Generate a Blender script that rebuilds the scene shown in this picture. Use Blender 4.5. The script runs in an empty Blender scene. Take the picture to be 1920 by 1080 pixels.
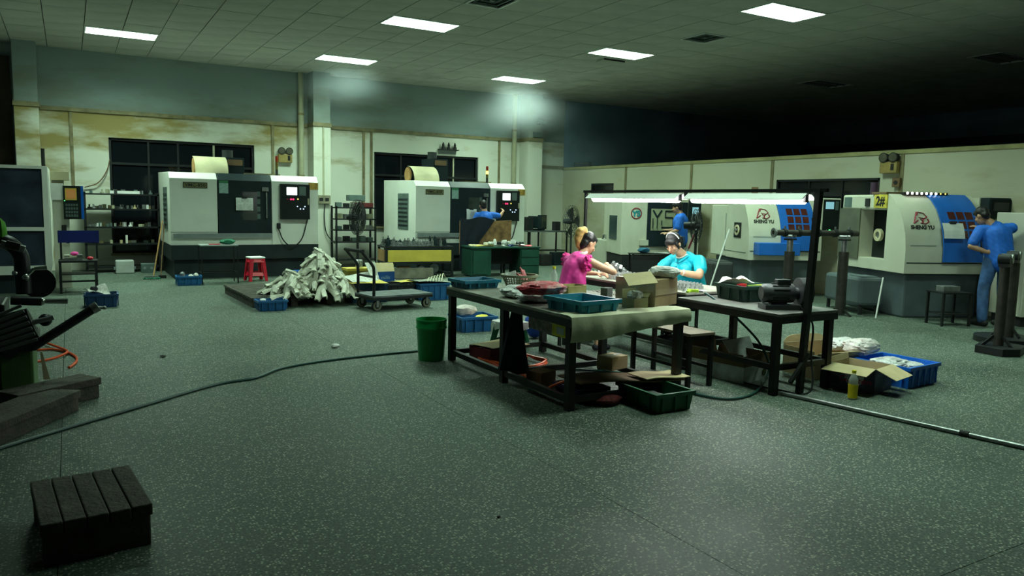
import bpy, bmesh, math, random
import numpy as np
from mathutils import Vector, Matrix
random.seed(7)
D = bpy.data
SC = bpy.context.scene
COL = SC.collection

# ------------------------------------------------------------------ camera
F_PX, PITCH, ROLL, YAW, CAMH = 1420.4, 0.11111, 0.021068, 0.5289, 1.6
def _rx(a):
    c, s = math.cos(a), math.sin(a); return np.array([[1, 0, 0], [0, c, -s], [0, s, c]])
def _rz(a):
    c, s = math.cos(a), math.sin(a); return np.array([[c, -s, 0], [s, c, 0], [0, 0, 1]])
RC = _rz(ROLL) @ _rx(PITCH) @ np.array([[1., 0, 0], [0, 0, -1], [0, 1, 0]]) @ _rz(YAW)
cam_d = D.cameras.new('camera'); cam = D.objects.new('camera', cam_d); COL.objects.link(cam)
cam_d.sensor_width = 36; cam_d.lens = F_PX / 1920 * 36; cam_d.clip_end = 200; cam_d.clip_start = .05
m = Matrix.Identity(4)
for i in range(3):
    m[i][0], m[i][1], m[i][2] = RC[0][i], -RC[1][i], -RC[2][i]
m[2][3] = CAMH
cam.matrix_world = m
SC.camera = cam
# pixel of the 1920x1080 photograph -> point on a known plane of the place
def _ray(x, y): return RC.T @ np.array([(x - 960) / F_PX, (y - 540) / F_PX, 1.])
def G(x, y, z=0.):
    d = _ray(x, y); t = (z - CAMH) / d[2]; return Vector((d[0] * t, d[1] * t, z))
def PY(x, y, Y):
    d = _ray(x, y); t = Y / d[1]; return Vector((d[0] * t, Y, CAMH + d[2] * t))
def PX(x, y, X):
    d = _ray(x, y); t = X / d[0]; return Vector((X, d[1] * t, CAMH + d[2] * t))
def proj(p):
    v = RC @ (np.array(p, float) - np.array([0, 0, CAMH])); return 960 + F_PX * v[0] / v[2], 540 + F_PX * v[1] / v[2], v[2]

# ------------------------------------------------------------------ world, exposure
w = D.worlds.new('night'); SC.world = w; w.use_nodes = True
w.node_tree.nodes['Background'].inputs[0].default_value = (.01, .02, .05, 1)
w.node_tree.nodes['Background'].inputs[1].default_value = .3
SC.view_settings.view_transform = 'Standard'; SC.view_settings.look = 'None'
SC.view_settings.exposure = 0.0; SC.view_settings.gamma = 1.0; SC.view_settings.use_curve_mapping = False
CEIL_W = 212.0          # radiant power of one ceiling fixture
LIGHT_COL = (.68, 1.0, .77)
BENCH_E = 46.0         # emission of the bench tubes

# ------------------------------------------------------------------ materials
MATS = {}
def mat(name, col, rough=.6, metal=0., var=.18, scale=5., bump=0., spec=.4, emit=None, estr=0., alpha=1., trans=0., dirt=0., dirtcol=(.05, .035, .015), dscale=1.6, fine=0.):
    if name in MATS: return MATS[name]
    m = D.materials.new(name); m.use_nodes = True
    nt = m.node_tree; n = nt.nodes; L = nt.links
    b = n['Principled BSDF']
    b.inputs['Roughness'].default_value = rough; b.inputs['Metallic'].default_value = metal
    b.inputs['Specular IOR Level'].default_value = spec
    b.inputs['Base Color'].default_value = (*col, 1)
    if trans: b.inputs['Transmission Weight'].default_value = trans
    if alpha < 1: b.inputs['Alpha'].default_value = alpha
    if emit:
        b.inputs['Emission Color'].default_value = (*emit, 1); b.inputs['Emission Strength'].default_value = estr
    if var > 0 or dirt > 0 or bump > 0:
        tc = n.new('ShaderNodeTexCoord')
        ns = n.new('ShaderNodeTexNoise'); ns.inputs['Scale'].default_value = scale; ns.inputs['Detail'].default_value = 5
        L.new(tc.outputs['Object'], ns.inputs['Vector'])
        mx = n.new('ShaderNodeMix'); mx.data_type = 'RGBA'
        mx.inputs[6].default_value = tuple(c * (1 - var) for c in col) + (1,)
        mx.inputs[7].default_value = tuple(min(1, c * (1 + var)) for c in col) + (1,)
        rp = n.new('ShaderNodeMapRange'); rp.inputs[1].default_value = .3; rp.inputs[2].default_value = .7
        L.new(ns.outputs[0], rp.inputs[0]); L.new(rp.outputs[0], mx.inputs[0])
        out = mx.outputs[2]
        if dirt > 0:
            n2 = n.new('ShaderNodeTexNoise'); n2.inputs['Scale'].default_value = dscale; n2.inputs['Detail'].default_value = 8; n2.inputs['Roughness'].default_value = .65
            L.new(tc.outputs['Object'], n2.inputs['Vector'])
            r2 = n.new('ShaderNodeMapRange'); r2.inputs[1].default_value = .5; r2.inputs[2].default_value = .75; r2.inputs[4].default_value = dirt
            L.new(n2.outputs[0], r2.inputs[0])
            m2 = n.new('ShaderNodeMix'); m2.data_type = 'RGBA'; m2.inputs[7].default_value = (*dirtcol, 1)
            L.new(r2.outputs[0], m2.inputs[0]); L.new(out, m2.inputs[6]); out = m2.outputs[2]
        L.new(out, b.inputs['Base Color'])
        if bump > 0:
            n3 = n.new('ShaderNodeTexNoise'); n3.inputs['Scale'].default_value = fine or scale * 6; n3.inputs['Detail'].default_value = 4
            L.new(tc.outputs['Object'], n3.inputs['Vector'])
            bp = n.new('ShaderNodeBump'); bp.inputs['Strength'].default_value = bump; bp.inputs['Distance'].default_value = .02
            L.new(n3.outputs[0], bp.inputs['Height']); L.new(bp.outputs[0], b.inputs['Normal'])
    MATS[name] = m
    return m
def glow(name, col, s): return mat(name, col, var=0, emit=col, estr=s)

# palette
BLACKM = mat('black_steel', (.010, .012, .013), .5, .2, .3, 9, dirt=.3, dirtcol=(.05, .045, .035))
TABLEM = mat('dark_bench_steel', (.014, .016, .016), .45, .3, .3, 8, dirt=.5, dirtcol=(.07, .06, .045))
TABTOP = mat('worn_bench_top', (.22, .22, .18), .55, .1, .3, 4, dirt=.7, dirtcol=(.05, .05, .04), dscale=3)
MWHITE = mat('machine_white_paint', (.74, .76, .69), .42, 0, .05, 2, dirt=.16, dirtcol=(.3, .27, .17), dscale=1.1)
MDARK = mat('machine_dark_paint', (.010, .020, .024), .45, 0, .2, 3, spec=.25)
MBASE = mat('machine_base_paint', (.016, .026, .030), .55, 0, .25, 4, dirt=.2, spec=.25)
MVENT = mat('vent_green_grey', (.09, .13, .12), .5, 0, .2, 6)
LWHITE = mat('lathe_cream_paint', (.56, .56, .45), .42, 0, .06, 2, dirt=.3, dirtcol=(.22, .2, .12), dscale=1.4)
LBASE = mat('lathe_base_paint', (.085, .11, .12), .5, 0, .2, 3, dirt=.5, dirtcol=(.04, .04, .035))
LBLUE = mat('lathe_door_blue', (.015, .13, .52), .35, 0, .12, 3, dirt=.2, dirtcol=(.02, .05, .15))
CREAM = mat('cream_sheet', (.62, .56, .36), .4, .1, .12, 4, dirt=.3)
PANEL = mat('control_panel_black', (.006, .010, .010), .55, 0, .2, 8, spec=.25)
CHROME = mat('bright_steel', (.62, .64, .64), .22, 1, .1, 8)
STEEL = mat('dull_steel', (.30, .31, .31), .4, .8, .25, 12)
RUBBER = mat('black_rubber', (.012, .012, .013), .7, 0, .2, 10)
RED = mat('red_plastic', (.55, .012, .03), .35, 0, .1, 4)
GREENP = mat('green_bucket_plastic', (.008, .30, .075), .3, 0, .12, 5)
CRATEB = mat('blue_crate_plastic', (.014, .11, .29), .4, 0, .2, 4, dirt=.35, dirtcol=(.02, .03, .06))
CRATET = mat('teal_crate_plastic', (.015, .16, .26), .4, 0, .2, 4, dirt=.3, dirtcol=(.02, .05, .06))
TRAYT = mat('teal_tray_plastic', (.02, .23, .34), .35, 0, .15, 6, dirt=.35, dirtcol=(.03, .09, .11))
CRATEG = mat('green_crate_plastic', (.01, .10, .045), .45, 0, .25, 5, dirt=.3)
TUBB = mat('bright_blue_tub', (.008, .13, .58), .35, 0, .12, 4)
CARD = mat('cardboard', (.38, .28, .15), .8, 0, .12, 6, bump=.1)
CARDL = mat('light_cardboard', (.52, .43, .24), .8, 0, .12, 5, bump=.1)
CARDD = mat('dark_cardboard', (.16, .10, .05), .85, 0, .2, 5)
TAPED = mat('taped_carton', (.34, .25, .14), .28, 0, .2, 3, bump=.15, dirt=.3, dirtcol=(.2, .16, .1))
PAPER = mat('white_paper', (.72, .73, .70), .8, 0, .06, 8)
NEWS = mat('newsprint', (.52, .53, .48), .85, 0, .3, 26, dirt=.5, dirtcol=(.12, .12, .12), dscale=18)
PLASTW = mat('milky_plastic_film', (.52, .52, .42), .22, 0, .22, 9, bump=.5, spec=.6)
BAGW = mat('white_plastic_bag', (.62, .64, .63), .3, 0, .15, 8, bump=.5, spec=.6, dirt=.25, dirtcol=(.2, .22, .22))
WOODD = mat('dark_oily_timber', (.072, .066, .053), .8, 0, .35, 7, bump=.5, dirt=.4, dirtcol=(.015, .014, .012))
WOODB = mat('brown_board', (.24, .12, .04), .7, 0, .3, 4, dirt=.4)
WOODO = mat('orange_wood', (.36, .20, .07), .6, 0, .25, 5)
YELLOW = mat('yellow_board', (.55, .42, .06), .6, 0, .12, 4, dirt=.2)
ORANGE = mat('orange_hose', (.75, .09, .02), .35, 0, .1, 5)
HOSEG = mat('dark_green_hose', (.015, .07, .06), .4, 0, .2, 6)
STONE = mat('dark_stone', (.10, .11, .105), .9, 0, .3, 20)
SKIN = mat('skin', (.62, .36, .23), .5, 0, .06, 10)
SKIND = mat('tan_skin', (.42, .23, .14), .5, 0, .06, 10)
HAIRB = mat('black_hair', (.010, .009, .010), .45, 0, .4, 30, bump=.15, fine=140)
HAIRY = mat('bleached_hair', (.55, .36, .12), .55, 0, .4, 25, bump=.2, fine=140)
PINK = mat('pink_blouse', (.82, .05, .36), .6, 0, .12, 8)
CYAN = mat('turquoise_blouse', (.005, .46, .60), .5, 0, .14, 8)
WORKB = mat('blue_work_shirt', (.012, .13, .60), .65, 0, .2, 8)
JEANS = mat('denim', (.04, .10, .25), .75, 0, .35, 9, dirt=.4, dirtcol=(.2, .28, .4), dscale=4)
DARKCL = mat('black_cloth', (.012, .014, .022), .85, 0, .3, 9, bump=.3)
NAVYCL = mat('navy_cloth', (.004, .008, .017), .85, 0, .3, 7, bump=.3)
RAGG = mat('green_rag', (.02, .14, .08), .85, 0, .3, 12, bump=.4)
CLOTHC = mat('cream_dust_sheet', (.62, .61, .43), .7, 0, .15, 3, dirt=.35, dirtcol=(.24, .22, .12), bump=.25, fine=9)
IVORY = mat('ivory_plastic', (.72, .70, .62), .35, 0, .05, 5)
GREYP = mat('grey_plastic', (.22, .25, .25), .5, 0, .15, 5)
BASKET = mat('olive_basket_plastic', (.20, .22, .14), .45, 0, .15, 6)
YCAP = mat('yellow_cap', (.85, .72, .02), .35, 0, .05, 5)
PET = mat('clear_bottle_plastic', (.70, .75, .73), .1, 0, 0, alpha=.4, spec=.8)
PIPEP = mat('cream_pipe_paint', (.40, .40, .27), .5, 0, .12, 3, dirt=.5, dirtcol=(.14, .11, .05))
TRIMM = mat('grimy_trim_paint', (.22, .19, .10), .6, 0, .3, 5, dirt=.7, dirtcol=(.05, .035, .012), dscale=4)
GLASSD = mat('night_window_glass', (.006, .008, .011), .12, 0, 0, spec=.5)
FRAMED = mat('dark_window_frame', (.014, .016, .018), .5, .2, .2, 6)
MOTORG = mat('motor_grey', (.050, .058, .060), .45, .3, .2, 6, dirt=.3)
BROWNCL = mat('mottled_brown_cloth', (.19, .105, .042), .85, 0, .5, 7, bump=.4)

# ------------------------------------------------------------------ mesh helpers
class MB:
    def __init__(s): s.v = []; s.f = []
    def add(s, vs, fs):
        o = len(s.v); s.v += [tuple(q) for q in vs]; s.f += [tuple(i + o for i in f) for f in fs]; return s
    def box(s, x0, x1, y0, y1, z0, z1):
        return s.add([(x0, y0, z0), (x1, y0, z0), (x1, y1, z0), (x0, y1, z0), (x0, y0, z1), (x1, y0, z1), (x1, y1, z1), (x0, y1, z1)],
                     [(3, 2, 1, 0), (4, 5, 6, 7), (0, 1, 5, 4), (1, 2, 6, 5), (2, 3, 7, 6), (3, 0, 4, 7)])
    def obox(s, c, size, rz=0., rx=0., ry=0.):
        R = Matrix.Rotation(rz, 3, 'Z') @ Matrix.Rotation(ry, 3, 'Y') @ Matrix.Rotation(rx, 3, 'X')
        h = [q / 2 for q in size]; c = Vector(c)
        vs = [c + R @ Vector((a * h[0], b * h[1], d * h[2])) for d in (-1, 1) for a, b in ((-1, -1), (1, -1), (1, 1), (-1, 1))]
        return s.add(vs, [(3, 2, 1, 0), (4, 5, 6, 7), (0, 1, 5, 4), (1, 2, 6, 5), (2, 3, 7, 6), (3, 0, 4, 7)])
    def bar(s, p0, p1, w, h=None):
        h = h or w; p0 = Vector(p0); p1 = Vector(p1); d = (p1 - p0).normalized()
        up = Vector((0, 0, 1)) if abs(d.z) < .95 else Vector((0, 1, 0))
        r = d.cross(up).normalized(); u = r.cross(d).normalized()
        vs = [p + r * a * w / 2 + u * b * h / 2 for p in (p0, p1) for a, b in ((-1, -1), (1, -1), (1, 1), (-1, 1))]
        return s.add(vs, [(0, 1, 2, 3), (7, 6, 5, 4), (4, 5, 1, 0), (5, 6, 2, 1), (6, 7, 3, 2), (7, 4, 0, 3)])
    def cyl(s, p0, p1, r0, r1=None, n=14, caps=True):
        r1 = r0 if r1 is None else r1; p0 = Vector(p0); p1 = Vector(p1); d = (p1 - p0).normalized()
        up = Vector((0, 0, 1)) if abs(d.z) < .95 else Vector((1, 0, 0))
        a = d.cross(up).normalized(); b = d.cross(a)
        vs = []
        for p, r in ((p0, r0), (p1, r1)):
            for k in range(n):
                t = 2 * math.pi * k / n; vs.append(p + a * math.cos(t) * r + b * math.sin(t) * r)
        fs = [(k, (k + 1) % n, n + (k + 1) % n, n + k) for k in range(n)]
        if caps: fs += [tuple(range(n))[::-1], tuple(range(n, 2 * n))]
        return s.add(vs, fs)
    def ring(s, c, axis, r0, r1, t, n=20):
        c = Vector(c); d = Vector(axis).normalized(); up = Vector((0, 0, 1)) if abs(d.z) < .95 else Vector((1, 0, 0))
        a = d.cross(up).normalized(); b = d.cross(a); vs = []
        for h, r in ((-t / 2, r0), (-t / 2, r1), (t / 2, r1), (t / 2, r0)):
            for k in range(n):
                q = 2 * math.pi * k / n; vs.append(c + d * h + (a * math.cos(q) + b * math.sin(q)) * r)
        fs = []
        for j in range(4):
            for k in range(n):
                fs.append((j * n + k, j * n + (k + 1) % n, ((j + 1) % 4) * n + (k + 1) % n, ((j + 1) % 4) * n + k))
        return s.add(vs, fs)
    def tube(s, pts, r, n=8, closed=False):
        pts = [Vector(p) for p in pts]; N = len(pts); vs = []; fs = []
        prev = None
        for i, p in enumerate(pts):
            if closed: d = (pts[(i + 1) % N] - pts[i - 1]).normalized()
            else: d = (pts[min(i + 1, N - 1)] - pts[max(i - 1, 0)]).normalized()
            if prev is None:
                up = Vector((0, 0, 1)) if abs(d.z) < .9 else Vector((1, 0, 0)); a = d.cross(up).normalized()
            else:
                a = (prev - d * prev.dot(d)).normalized()
            prev = a; b = d.cross(a)
            rr = r[i] if isinstance(r, (list, tuple)) else r
            vs += [p + a * math.cos(2 * math.pi * k / n) * rr + b * math.sin(2 * math.pi * k / n) * rr for k in range(n)]
        for i in range(N if closed else N - 1):
            j = (i + 1) % N
            fs += [(i * n + k, i * n + (k + 1) % n, j * n + (k + 1) % n, j * n + k) for k in range(n)]
        if not closed: fs += [tuple(range(n))[::-1], tuple(range((N - 1) * n, N * n))]
        return s.add(vs, fs)
    def prism(s, poly, lo, hi, axis='z'):
        n = len(poly); vs = []
        for h in (lo, hi):
            for a, b in poly:
                vs.append({'z': (a, b, h), 'y': (a, h, b), 'x': (h, a, b)}[axis])
        fs = [tuple(range(n))[::-1], tuple(range(n, 2 * n))] + [(k, (k + 1) % n, n + (k + 1) % n, n + k) for k in range(n)]
        return s.add(vs, fs)
    def lathe(s, prof, c=(0, 0, 0), n=24, caps=True):
        vs = []; N = len(prof); c = Vector(c)
        for r, z in prof:
            vs += [c + Vector((r * math.cos(2 * math.pi * k / n), r * math.sin(2 * math.pi * k / n), z)) for k in range(n)]
        fs = []
        for i in range(N - 1):
            fs += [(i * n + k, i * n + (k + 1) % n, (i + 1) * n + (k + 1) % n, (i + 1) * n + k) for k in range(n)]
        if caps: fs += [tuple(range(n))[::-1], tuple(range((N - 1) * n, N * n))]
        return s.add(vs, fs)
    def ball(s, c, r, n=12, R=None):
        r = (r, r, r) if not isinstance(r, (tuple, list)) else r; c = Vector(c); vs = []; fs = []; m_ = n // 2
        R = R or Matrix.Identity(3)
        for i in range(1, m_):
            t = math.pi * i / m_
            for k in range(n):
                q = 2 * math.pi * k / n
                vs.append(c + R @ Vector((r[0] * math.sin(t) * math.cos(q), r[1] * math.sin(t) * math.sin(q), r[2] * math.cos(t))))
        top = len(vs); vs.append(c + R @ Vector((0, 0, r[2]))); vs.append(c + R @ Vector((0, 0, -r[2])))
        for i in range(m_ - 2):
            fs += [(i * n + k, (i + 1) * n + k, (i + 1) * n + (k + 1) % n, i * n + (k + 1) % n) for k in range(n)]
        fs += [(top, k, (k + 1) % n) for k in range(n)]
        o = (m_ - 2) * n
        fs += [(top + 1, o + (k + 1) % n, o + k) for k in range(n)]
        return s.add(vs, fs)
    def sheet(s, fn, nu, nv, th=.004):
        "thin solid sheet: fn(u,v)->point, u,v in 0..1"
        P = [[Vector(fn(i / nu, j / nv)) for j in range(nv + 1)] for i in range(nu + 1)]
        vs = []; N = (nu + 1) * (nv + 1)
        for sgn in (0, 1):
            for i in range(nu + 1):
                for j in range(nv + 1):
                    a = P[min(i + 1, nu)][j] - P[max(i - 1, 0)][j]; b = P[i][min(j + 1, nv)] - P[i][max(j - 1, 0)]
                    nn = a.cross(b); nn = nn.normalized() if nn.length > 1e-9 else Vector((0, 0, 1))
                    vs.append(P[i][j] - nn * th * sgn)
        fs = []; W = nv + 1
        for i in range(nu):
            for j in range(nv):
                q = (i * W + j, (i + 1) * W + j, (i + 1) * W + j + 1, i * W + j + 1)
                fs.append(q); fs.append(tuple(k + N for k in q)[::-1])
        edge = [i * W for i in range(nu + 1)] + [nu * W + j for j in range(1, W)] + [i * W + nv for i in range(nu - 1, -1, -1)] + [j for j in range(nv - 1, 0, -1)]
        for k in range(len(edge)):
            a, b = edge[k], edge[(k + 1) % len(edge)]; fs.append((b, a, a + N, b + N))
        return s.add(vs, fs)
    def mesh(s, name, mt, smooth=False):
        me = D.meshes.new(name); me.from_pydata([tuple(p) for p in s.v], [], s.f); me.materials.append(mt)
        if smooth:
            me.polygons.foreach_set('use_smooth', [True] * len(me.polygons))
            try: me.set_sharp_from_angle(angle=math.radians(38))
            except Exception: pass
        me.update(); return me
    def build(s, name, mt, parent=None, smooth=False, bevel=0., world=False):
        me = s.mesh(name, mt, smooth)
        if world and parent is not None:
            me.transform(wmat(parent).inverted())
        o = D.objects.new(name, me); COL.objects.link(o)
        if parent is not None: o.parent = parent
        if bevel:
            b = o.modifiers.new('edge', 'BEVEL'); b.width = bevel; b.segments = 2; b.limit_method = 'ANGLE'
        return o

def wmat(o):
    m_ = o.matrix_basis.copy()
    return wmat(o.parent) @ m_ if o.parent else m_
def place(o, loc=(0, 0, 0), rz=0.):
    o.location = loc; o.rotation_euler = (0, 0, rz); return o
def tag(o, label, cat, group=None, kind=None):
    o['label'] = label; o['category'] = cat
    if group: o['group'] = group
    if kind: o['kind'] = kind
    return o
def thing(name, label, cat, loc=(0, 0, 0), rz=0., group=None):
    o = D.objects.new(name, None); COL.objects.link(o); o.empty_display_size = .1
    place(o, loc, rz); return tag(o, label, cat, group)
def struct(o):
    o['kind'] = 'structure'; return o
def link_copy(me, name, parent=None, loc=(0, 0, 0), rot=(0, 0, 0), scale=(1, 1, 1)):
    o = D.objects.new(name, me); COL.objects.link(o); o.parent = parent; o.location = loc; o.rotation_euler = rot; o.scale = scale; return o
def copy_tree(src, loc=None, rz=None, label=None, group=None, parent=None):
    c = src.copy(); COL.objects.link(c); c.parent = parent
    if loc is not None: c.location = loc
    if rz is not None: c.rotation_euler = (0, 0, rz)
    if label: c['label'] = label
    if group: c['group'] = group
    for ch in [o for o in src.children]: copy_tree(ch, parent=c)
    return c
def text_part(body, size, mt, parent, loc, rot=(math.pi / 2, 0, 0), depth=.002, name='lettering', sx=1., shear=0., world=False, offset=0.):
    cu = D.curves.new(name, 'FONT'); cu.body = body; cu.size = size; cu.extrude = depth; cu.align_x = 'CENTER'; cu.align_y = 'CENTER'; cu.shear = shear; cu.offset = offset
    t = D.objects.new(name, cu); COL.objects.link(t)
    dg = bpy.context.evaluated_depsgraph_get()
    me = D.meshes.new_from_object(t.evaluated_get(dg)); D.objects.remove(t, do_unlink=True); D.curves.remove(cu)
    me.materials.clear(); me.materials.append(mt); me.name = name
    o = D.objects.new(name, me); COL.objects.link(o); o.parent = parent; o.location = loc; o.rotation_euler = rot; o.scale = (sx, 1, 1)
    return o
def spline(pts, n=8):
    "Catmull-Rom through pts"
    P = [Vector(p) for p in pts]; P = [P[0] * 2 - P[1]] + P + [P[-1] * 2 - P[-2]]; out = []
    for i in range(1, len(P) - 2):
        a, b, c, d = P[i - 1], P[i], P[i + 1], P[i + 2]
        for k in range(n):
            t = k / n
            out.append(.5 * ((2 * b) + (c - a) * t + (2 * a - 5 * b + 4 * c - d) * t * t + (3 * b - 3 * c + d - a) * t ** 3))
    out.append(P[-2]); return out
# ================================================================== THE ROOM
WY = 18.49; CZ = 4.57; XL, XR, YF = -4.9, 23.0, -6.0; PXW = 12.45; PTOP = 2.66
# ---- floor: terrazzo slabs with open joints
def terrazzo():
    m = D.materials.new('terrazzo'); m.use_nodes = True; nt = m.node_tree; n = nt.nodes; L = nt.links; b = n['Principled BSDF']
    tc = n.new('ShaderNodeTexCoord')
    vo = n.new('ShaderNodeTexVoronoi'); vo.inputs['Scale'].default_value = 72; L.new(tc.outputs['Object'], vo.inputs['Vector'])
    sep = n.new('ShaderNodeSeparateColor'); L.new(vo.outputs['Color'], sep.inputs[0])
    pick = n.new('ShaderNodeMapRange'); pick.inputs[1].default_value = .48; pick.inputs[2].default_value = .72; L.new(sep.outputs[0], pick.inputs[0])
    near = n.new('ShaderNodeMapRange'); near.inputs[1].default_value = .5; near.inputs[2].default_value = .3; L.new(vo.outputs['Distance'], near.inputs[0])
    chip = n.new('ShaderNodeMath'); chip.operation = 'MULTIPLY'; L.new(pick.outputs[0], chip.inputs[0]); L.new(near.outputs[0], chip.inputs[1])
    big = n.new('ShaderNodeTexNoise'); big.inputs['Scale'].default_value = .55; big.inputs['Detail'].default_value = 9; big.inputs['Roughness'].default_value = .62; L.new(tc.outputs['Object'], big.inputs['Vector'])
    br = n.new('ShaderNodeMapRange'); br.inputs[1].default_value = .35; br.inputs[2].default_value = .68; L.new(big.outputs[0], br.inputs[0])
    base = n.new('ShaderNodeMix'); base.data_type = 'RGBA'; base.inputs[6].default_value = (.046, .070, .053, 1); base.inputs[7].default_value = (.090, .128, .104, 1); L.new(br.outputs[0], base.inputs[0])
    dk = n.new('ShaderNodeTexNoise'); dk.inputs['Scale'].default_value = 75; dk.inputs['Detail'].default_value = 3; L.new(tc.outputs['Object'], dk.inputs['Vector'])
    dr = n.new('ShaderNodeMapRange'); dr.inputs[1].default_value = .38; dr.inputs[2].default_value = .6; dr.inputs[3].default_value = .45; dr.inputs[4].default_value = 1.25; L.new(dk.outputs[0], dr.inputs[0])
    mul = n.new('ShaderNodeMix'); mul.data_type = 'RGBA'; mul.blend_type = 'MULTIPLY'; mul.inputs[0].default_value = 1; L.new(base.outputs[2], mul.inputs[6]); L.new(dr.outputs[0], mul.inputs[7])
    hue = n.new('ShaderNodeMix'); hue.data_type = 'RGBA'; hue.inputs[6].default_value = (.22, .25, .19, 1); hue.inputs[7].default_value = (.50, .52, .40, 1); L.new(sep.outputs[1], hue.inputs[0])
    fin = n.new('ShaderNodeMix'); fin.data_type = 'RGBA'; L.new(chip.outputs[0], fin.inputs[0]); L.new(mul.outputs[2], fin.inputs[6]); L.new(hue.outputs[2], fin.inputs[7])
    L.new(fin.outputs[2], b.inputs['Base Color'])
    rr = n.new('ShaderNodeMapRange'); rr.inputs[1].default_value = .3; rr.inputs[2].default_value = .7; rr.inputs[3].default_value = .42; rr.inputs[4].default_value = .68; L.new(big.outputs[0], rr.inputs[0]); L.new(rr.outputs[0], b.inputs['Roughness'])
    b.inputs['Specular IOR Level'].default_value = .35
    return m
TERR = terrazzo()
JOINT = mat('joint_dirt', (.035, .04, .032), .9, 0, .2, 5)
floor = struct(MB().box(XL - .2, XR + .2, YF - .2, WY + .2, -.12, -.045).build('floor', JOINT))
xs = [XL] + [2.5 + 2.6 * k for k in range(-2, 8)] + [XR]; ys = [YF] + [1.79 + 5.2 * k for k in range(-1, 4)] + [WY]
for i in range(len(xs) - 1):
    for j in range(len(ys) - 1):
        if xs[i + 1] - xs[i] > .05 and ys[j + 1] - ys[j] > .05:
            MB().box(xs[i] + .002, xs[i + 1] - .002, ys[j] + .002, ys[j + 1] - .002, -.045, 0).build('slab', TERR, floor)

# ---- walls
def wallmat(name, c0, c1, stain, amt, zlo, zhi, xr=None):
    "painted plaster with brown oil stains of its own shape, heavier near a height band"
    m = D.materials.new(name); m.use_nodes = True; nt = m.node_tree; n = nt.nodes; L = nt.links; b = n['Principled BSDF']; b.inputs['Roughness'].default_value = .7; b.inputs['Specular IOR Level'].default_value = .25
    tc = n.new('ShaderNodeTexCoord'); mp = n.new('ShaderNodeMapping'); mp.inputs['Scale'].default_value = (.5, .5, 1.7); L.new(tc.outputs['Object'], mp.inputs[0])
    a = n.new('ShaderNodeTexNoise'); a.inputs['Scale'].default_value = 1.3; a.inputs['Detail'].default_value = 8; L.new(tc.outputs['Object'], a.inputs['Vector'])
    mx = n.new('ShaderNodeMix'); mx.data_type = 'RGBA'; mx.inputs[6].default_value = (*c0, 1); mx.inputs[7].default_value = (*c1, 1); L.new(a.outputs[0], mx.inputs[0])
    s = n.new('ShaderNodeTexNoise'); s.inputs['Scale'].default_value = 1.1; s.inputs['Detail'].default_value = 9; s.inputs['Roughness'].default_value = .6; L.new(mp.outputs[0], s.inputs['Vector'])
    sx = n.new('ShaderNodeSeparateXYZ'); L.new(tc.outputs['Object'], sx.inputs[0])
    band = n.new('ShaderNodeMapRange'); band.inputs[1].default_value = zlo; band.inputs[2].default_value = zhi; band.inputs[3].default_value = -.08; band.inputs[4].default_value = .1; L.new(sx.outputs[2], band.inputs[0])
    ad = n.new('ShaderNodeMath'); L.new(s.outputs[0], ad.inputs[0]); L.new(band.outputs[0], ad.inputs[1])
    if xr:   # the oil stains are worst at the left end of the wall
        bx = n.new('ShaderNodeMapRange'); bx.inputs[1].default_value = xr[0]; bx.inputs[2].default_value = xr[1]; bx.inputs[3].default_value = .06; bx.inputs[4].default_value = -.10; L.new(sx.outputs[0], bx.inputs[0])
        a2 = n.new('ShaderNodeMath'); L.new(ad.outputs[0], a2.inputs[0]); L.new(bx.outputs[0], a2.inputs[1]); ad = a2
    r = n.new('ShaderNodeMapRange'); r.inputs[1].default_value = .52; r.inputs[2].default_value = .7; r.inputs[4].default_value = amt; L.new(ad.outputs[0], r.inputs[0])
    m2 = n.new('ShaderNodeMix'); m2.data_type = 'RGBA'; m2.inputs[7].default_value = (*stain, 1); L.new(r.outputs[0], m2.inputs[0]); L.new(mx.outputs[2], m2.inputs[6]); L.new(m2.outputs[2], b.inputs['Base Color'])
    return m
WLOW = wallmat('lower_wall_paint', (.60, .60, .50), (.70, .72, .64), (.27, .20, .04), .9, 1.2, 3.3, (0., 7.5))
WUP = wallmat('upper_wall_paint', (.24, .30, .30), (.29, .355, .345), (.18, .17, .10), .5, 5.5, 3.2)
WPART = wallmat('partition_paint', (.46, .45, .32), (.54, .54, .42), (.26, .19, .05), .5, 2.4, 1.0)
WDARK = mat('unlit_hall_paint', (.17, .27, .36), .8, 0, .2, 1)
W1 = (.78, 3.78, .35, 2.82); W2 = (6.70, 9.66, .95, 2.82); DADO = 3.36
wb = MB(); y0, y1 = WY, WY + .25
for a, b_ in ((-.9, W1[0]), (W1[1], W2[0]), (W2[1], PXW)): wb.box(a, b_, y0, y1, 0, DADO)
for W_ in (W1, W2):
    wb.box(W_[0], W_[1], y0, y1, 0, W_[2]); wb.box(W_[0], W_[1], y0, y1, W_[3], DADO)
wall_back = struct(wb.build('wall_back', WLOW))
MB().box(XL - .2, PXW + .01, y0 + .01, y1, DADO, CZ + .25).build('upper_wall', WUP, wall_back)
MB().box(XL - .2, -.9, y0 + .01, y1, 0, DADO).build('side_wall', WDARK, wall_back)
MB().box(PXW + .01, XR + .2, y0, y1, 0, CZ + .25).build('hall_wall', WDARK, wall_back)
MB().box(-.45, 5.03, WY - .045, WY, DADO - .05, DADO + .03).build('dado_rail', TRIMM, wall_back)
MB().box(5.44, 10.95, WY - .045, WY, DADO - .05, DADO + .03).build('dado_rail', TRIMM, wall_back)
MB().box(11.40, PXW, WY - .04, WY, 2.62, 2.70).build('dado_rail', TRIMM, wall_back)
for x in (.10, 4.20, 6.42, 6.62, 10.30):
    MB().box(x - .03, x + .03, WY - .03, WY, 1.15 if x < 1 else .9, DADO - .05).build('batten', TRIMM, wall_back)
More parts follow.
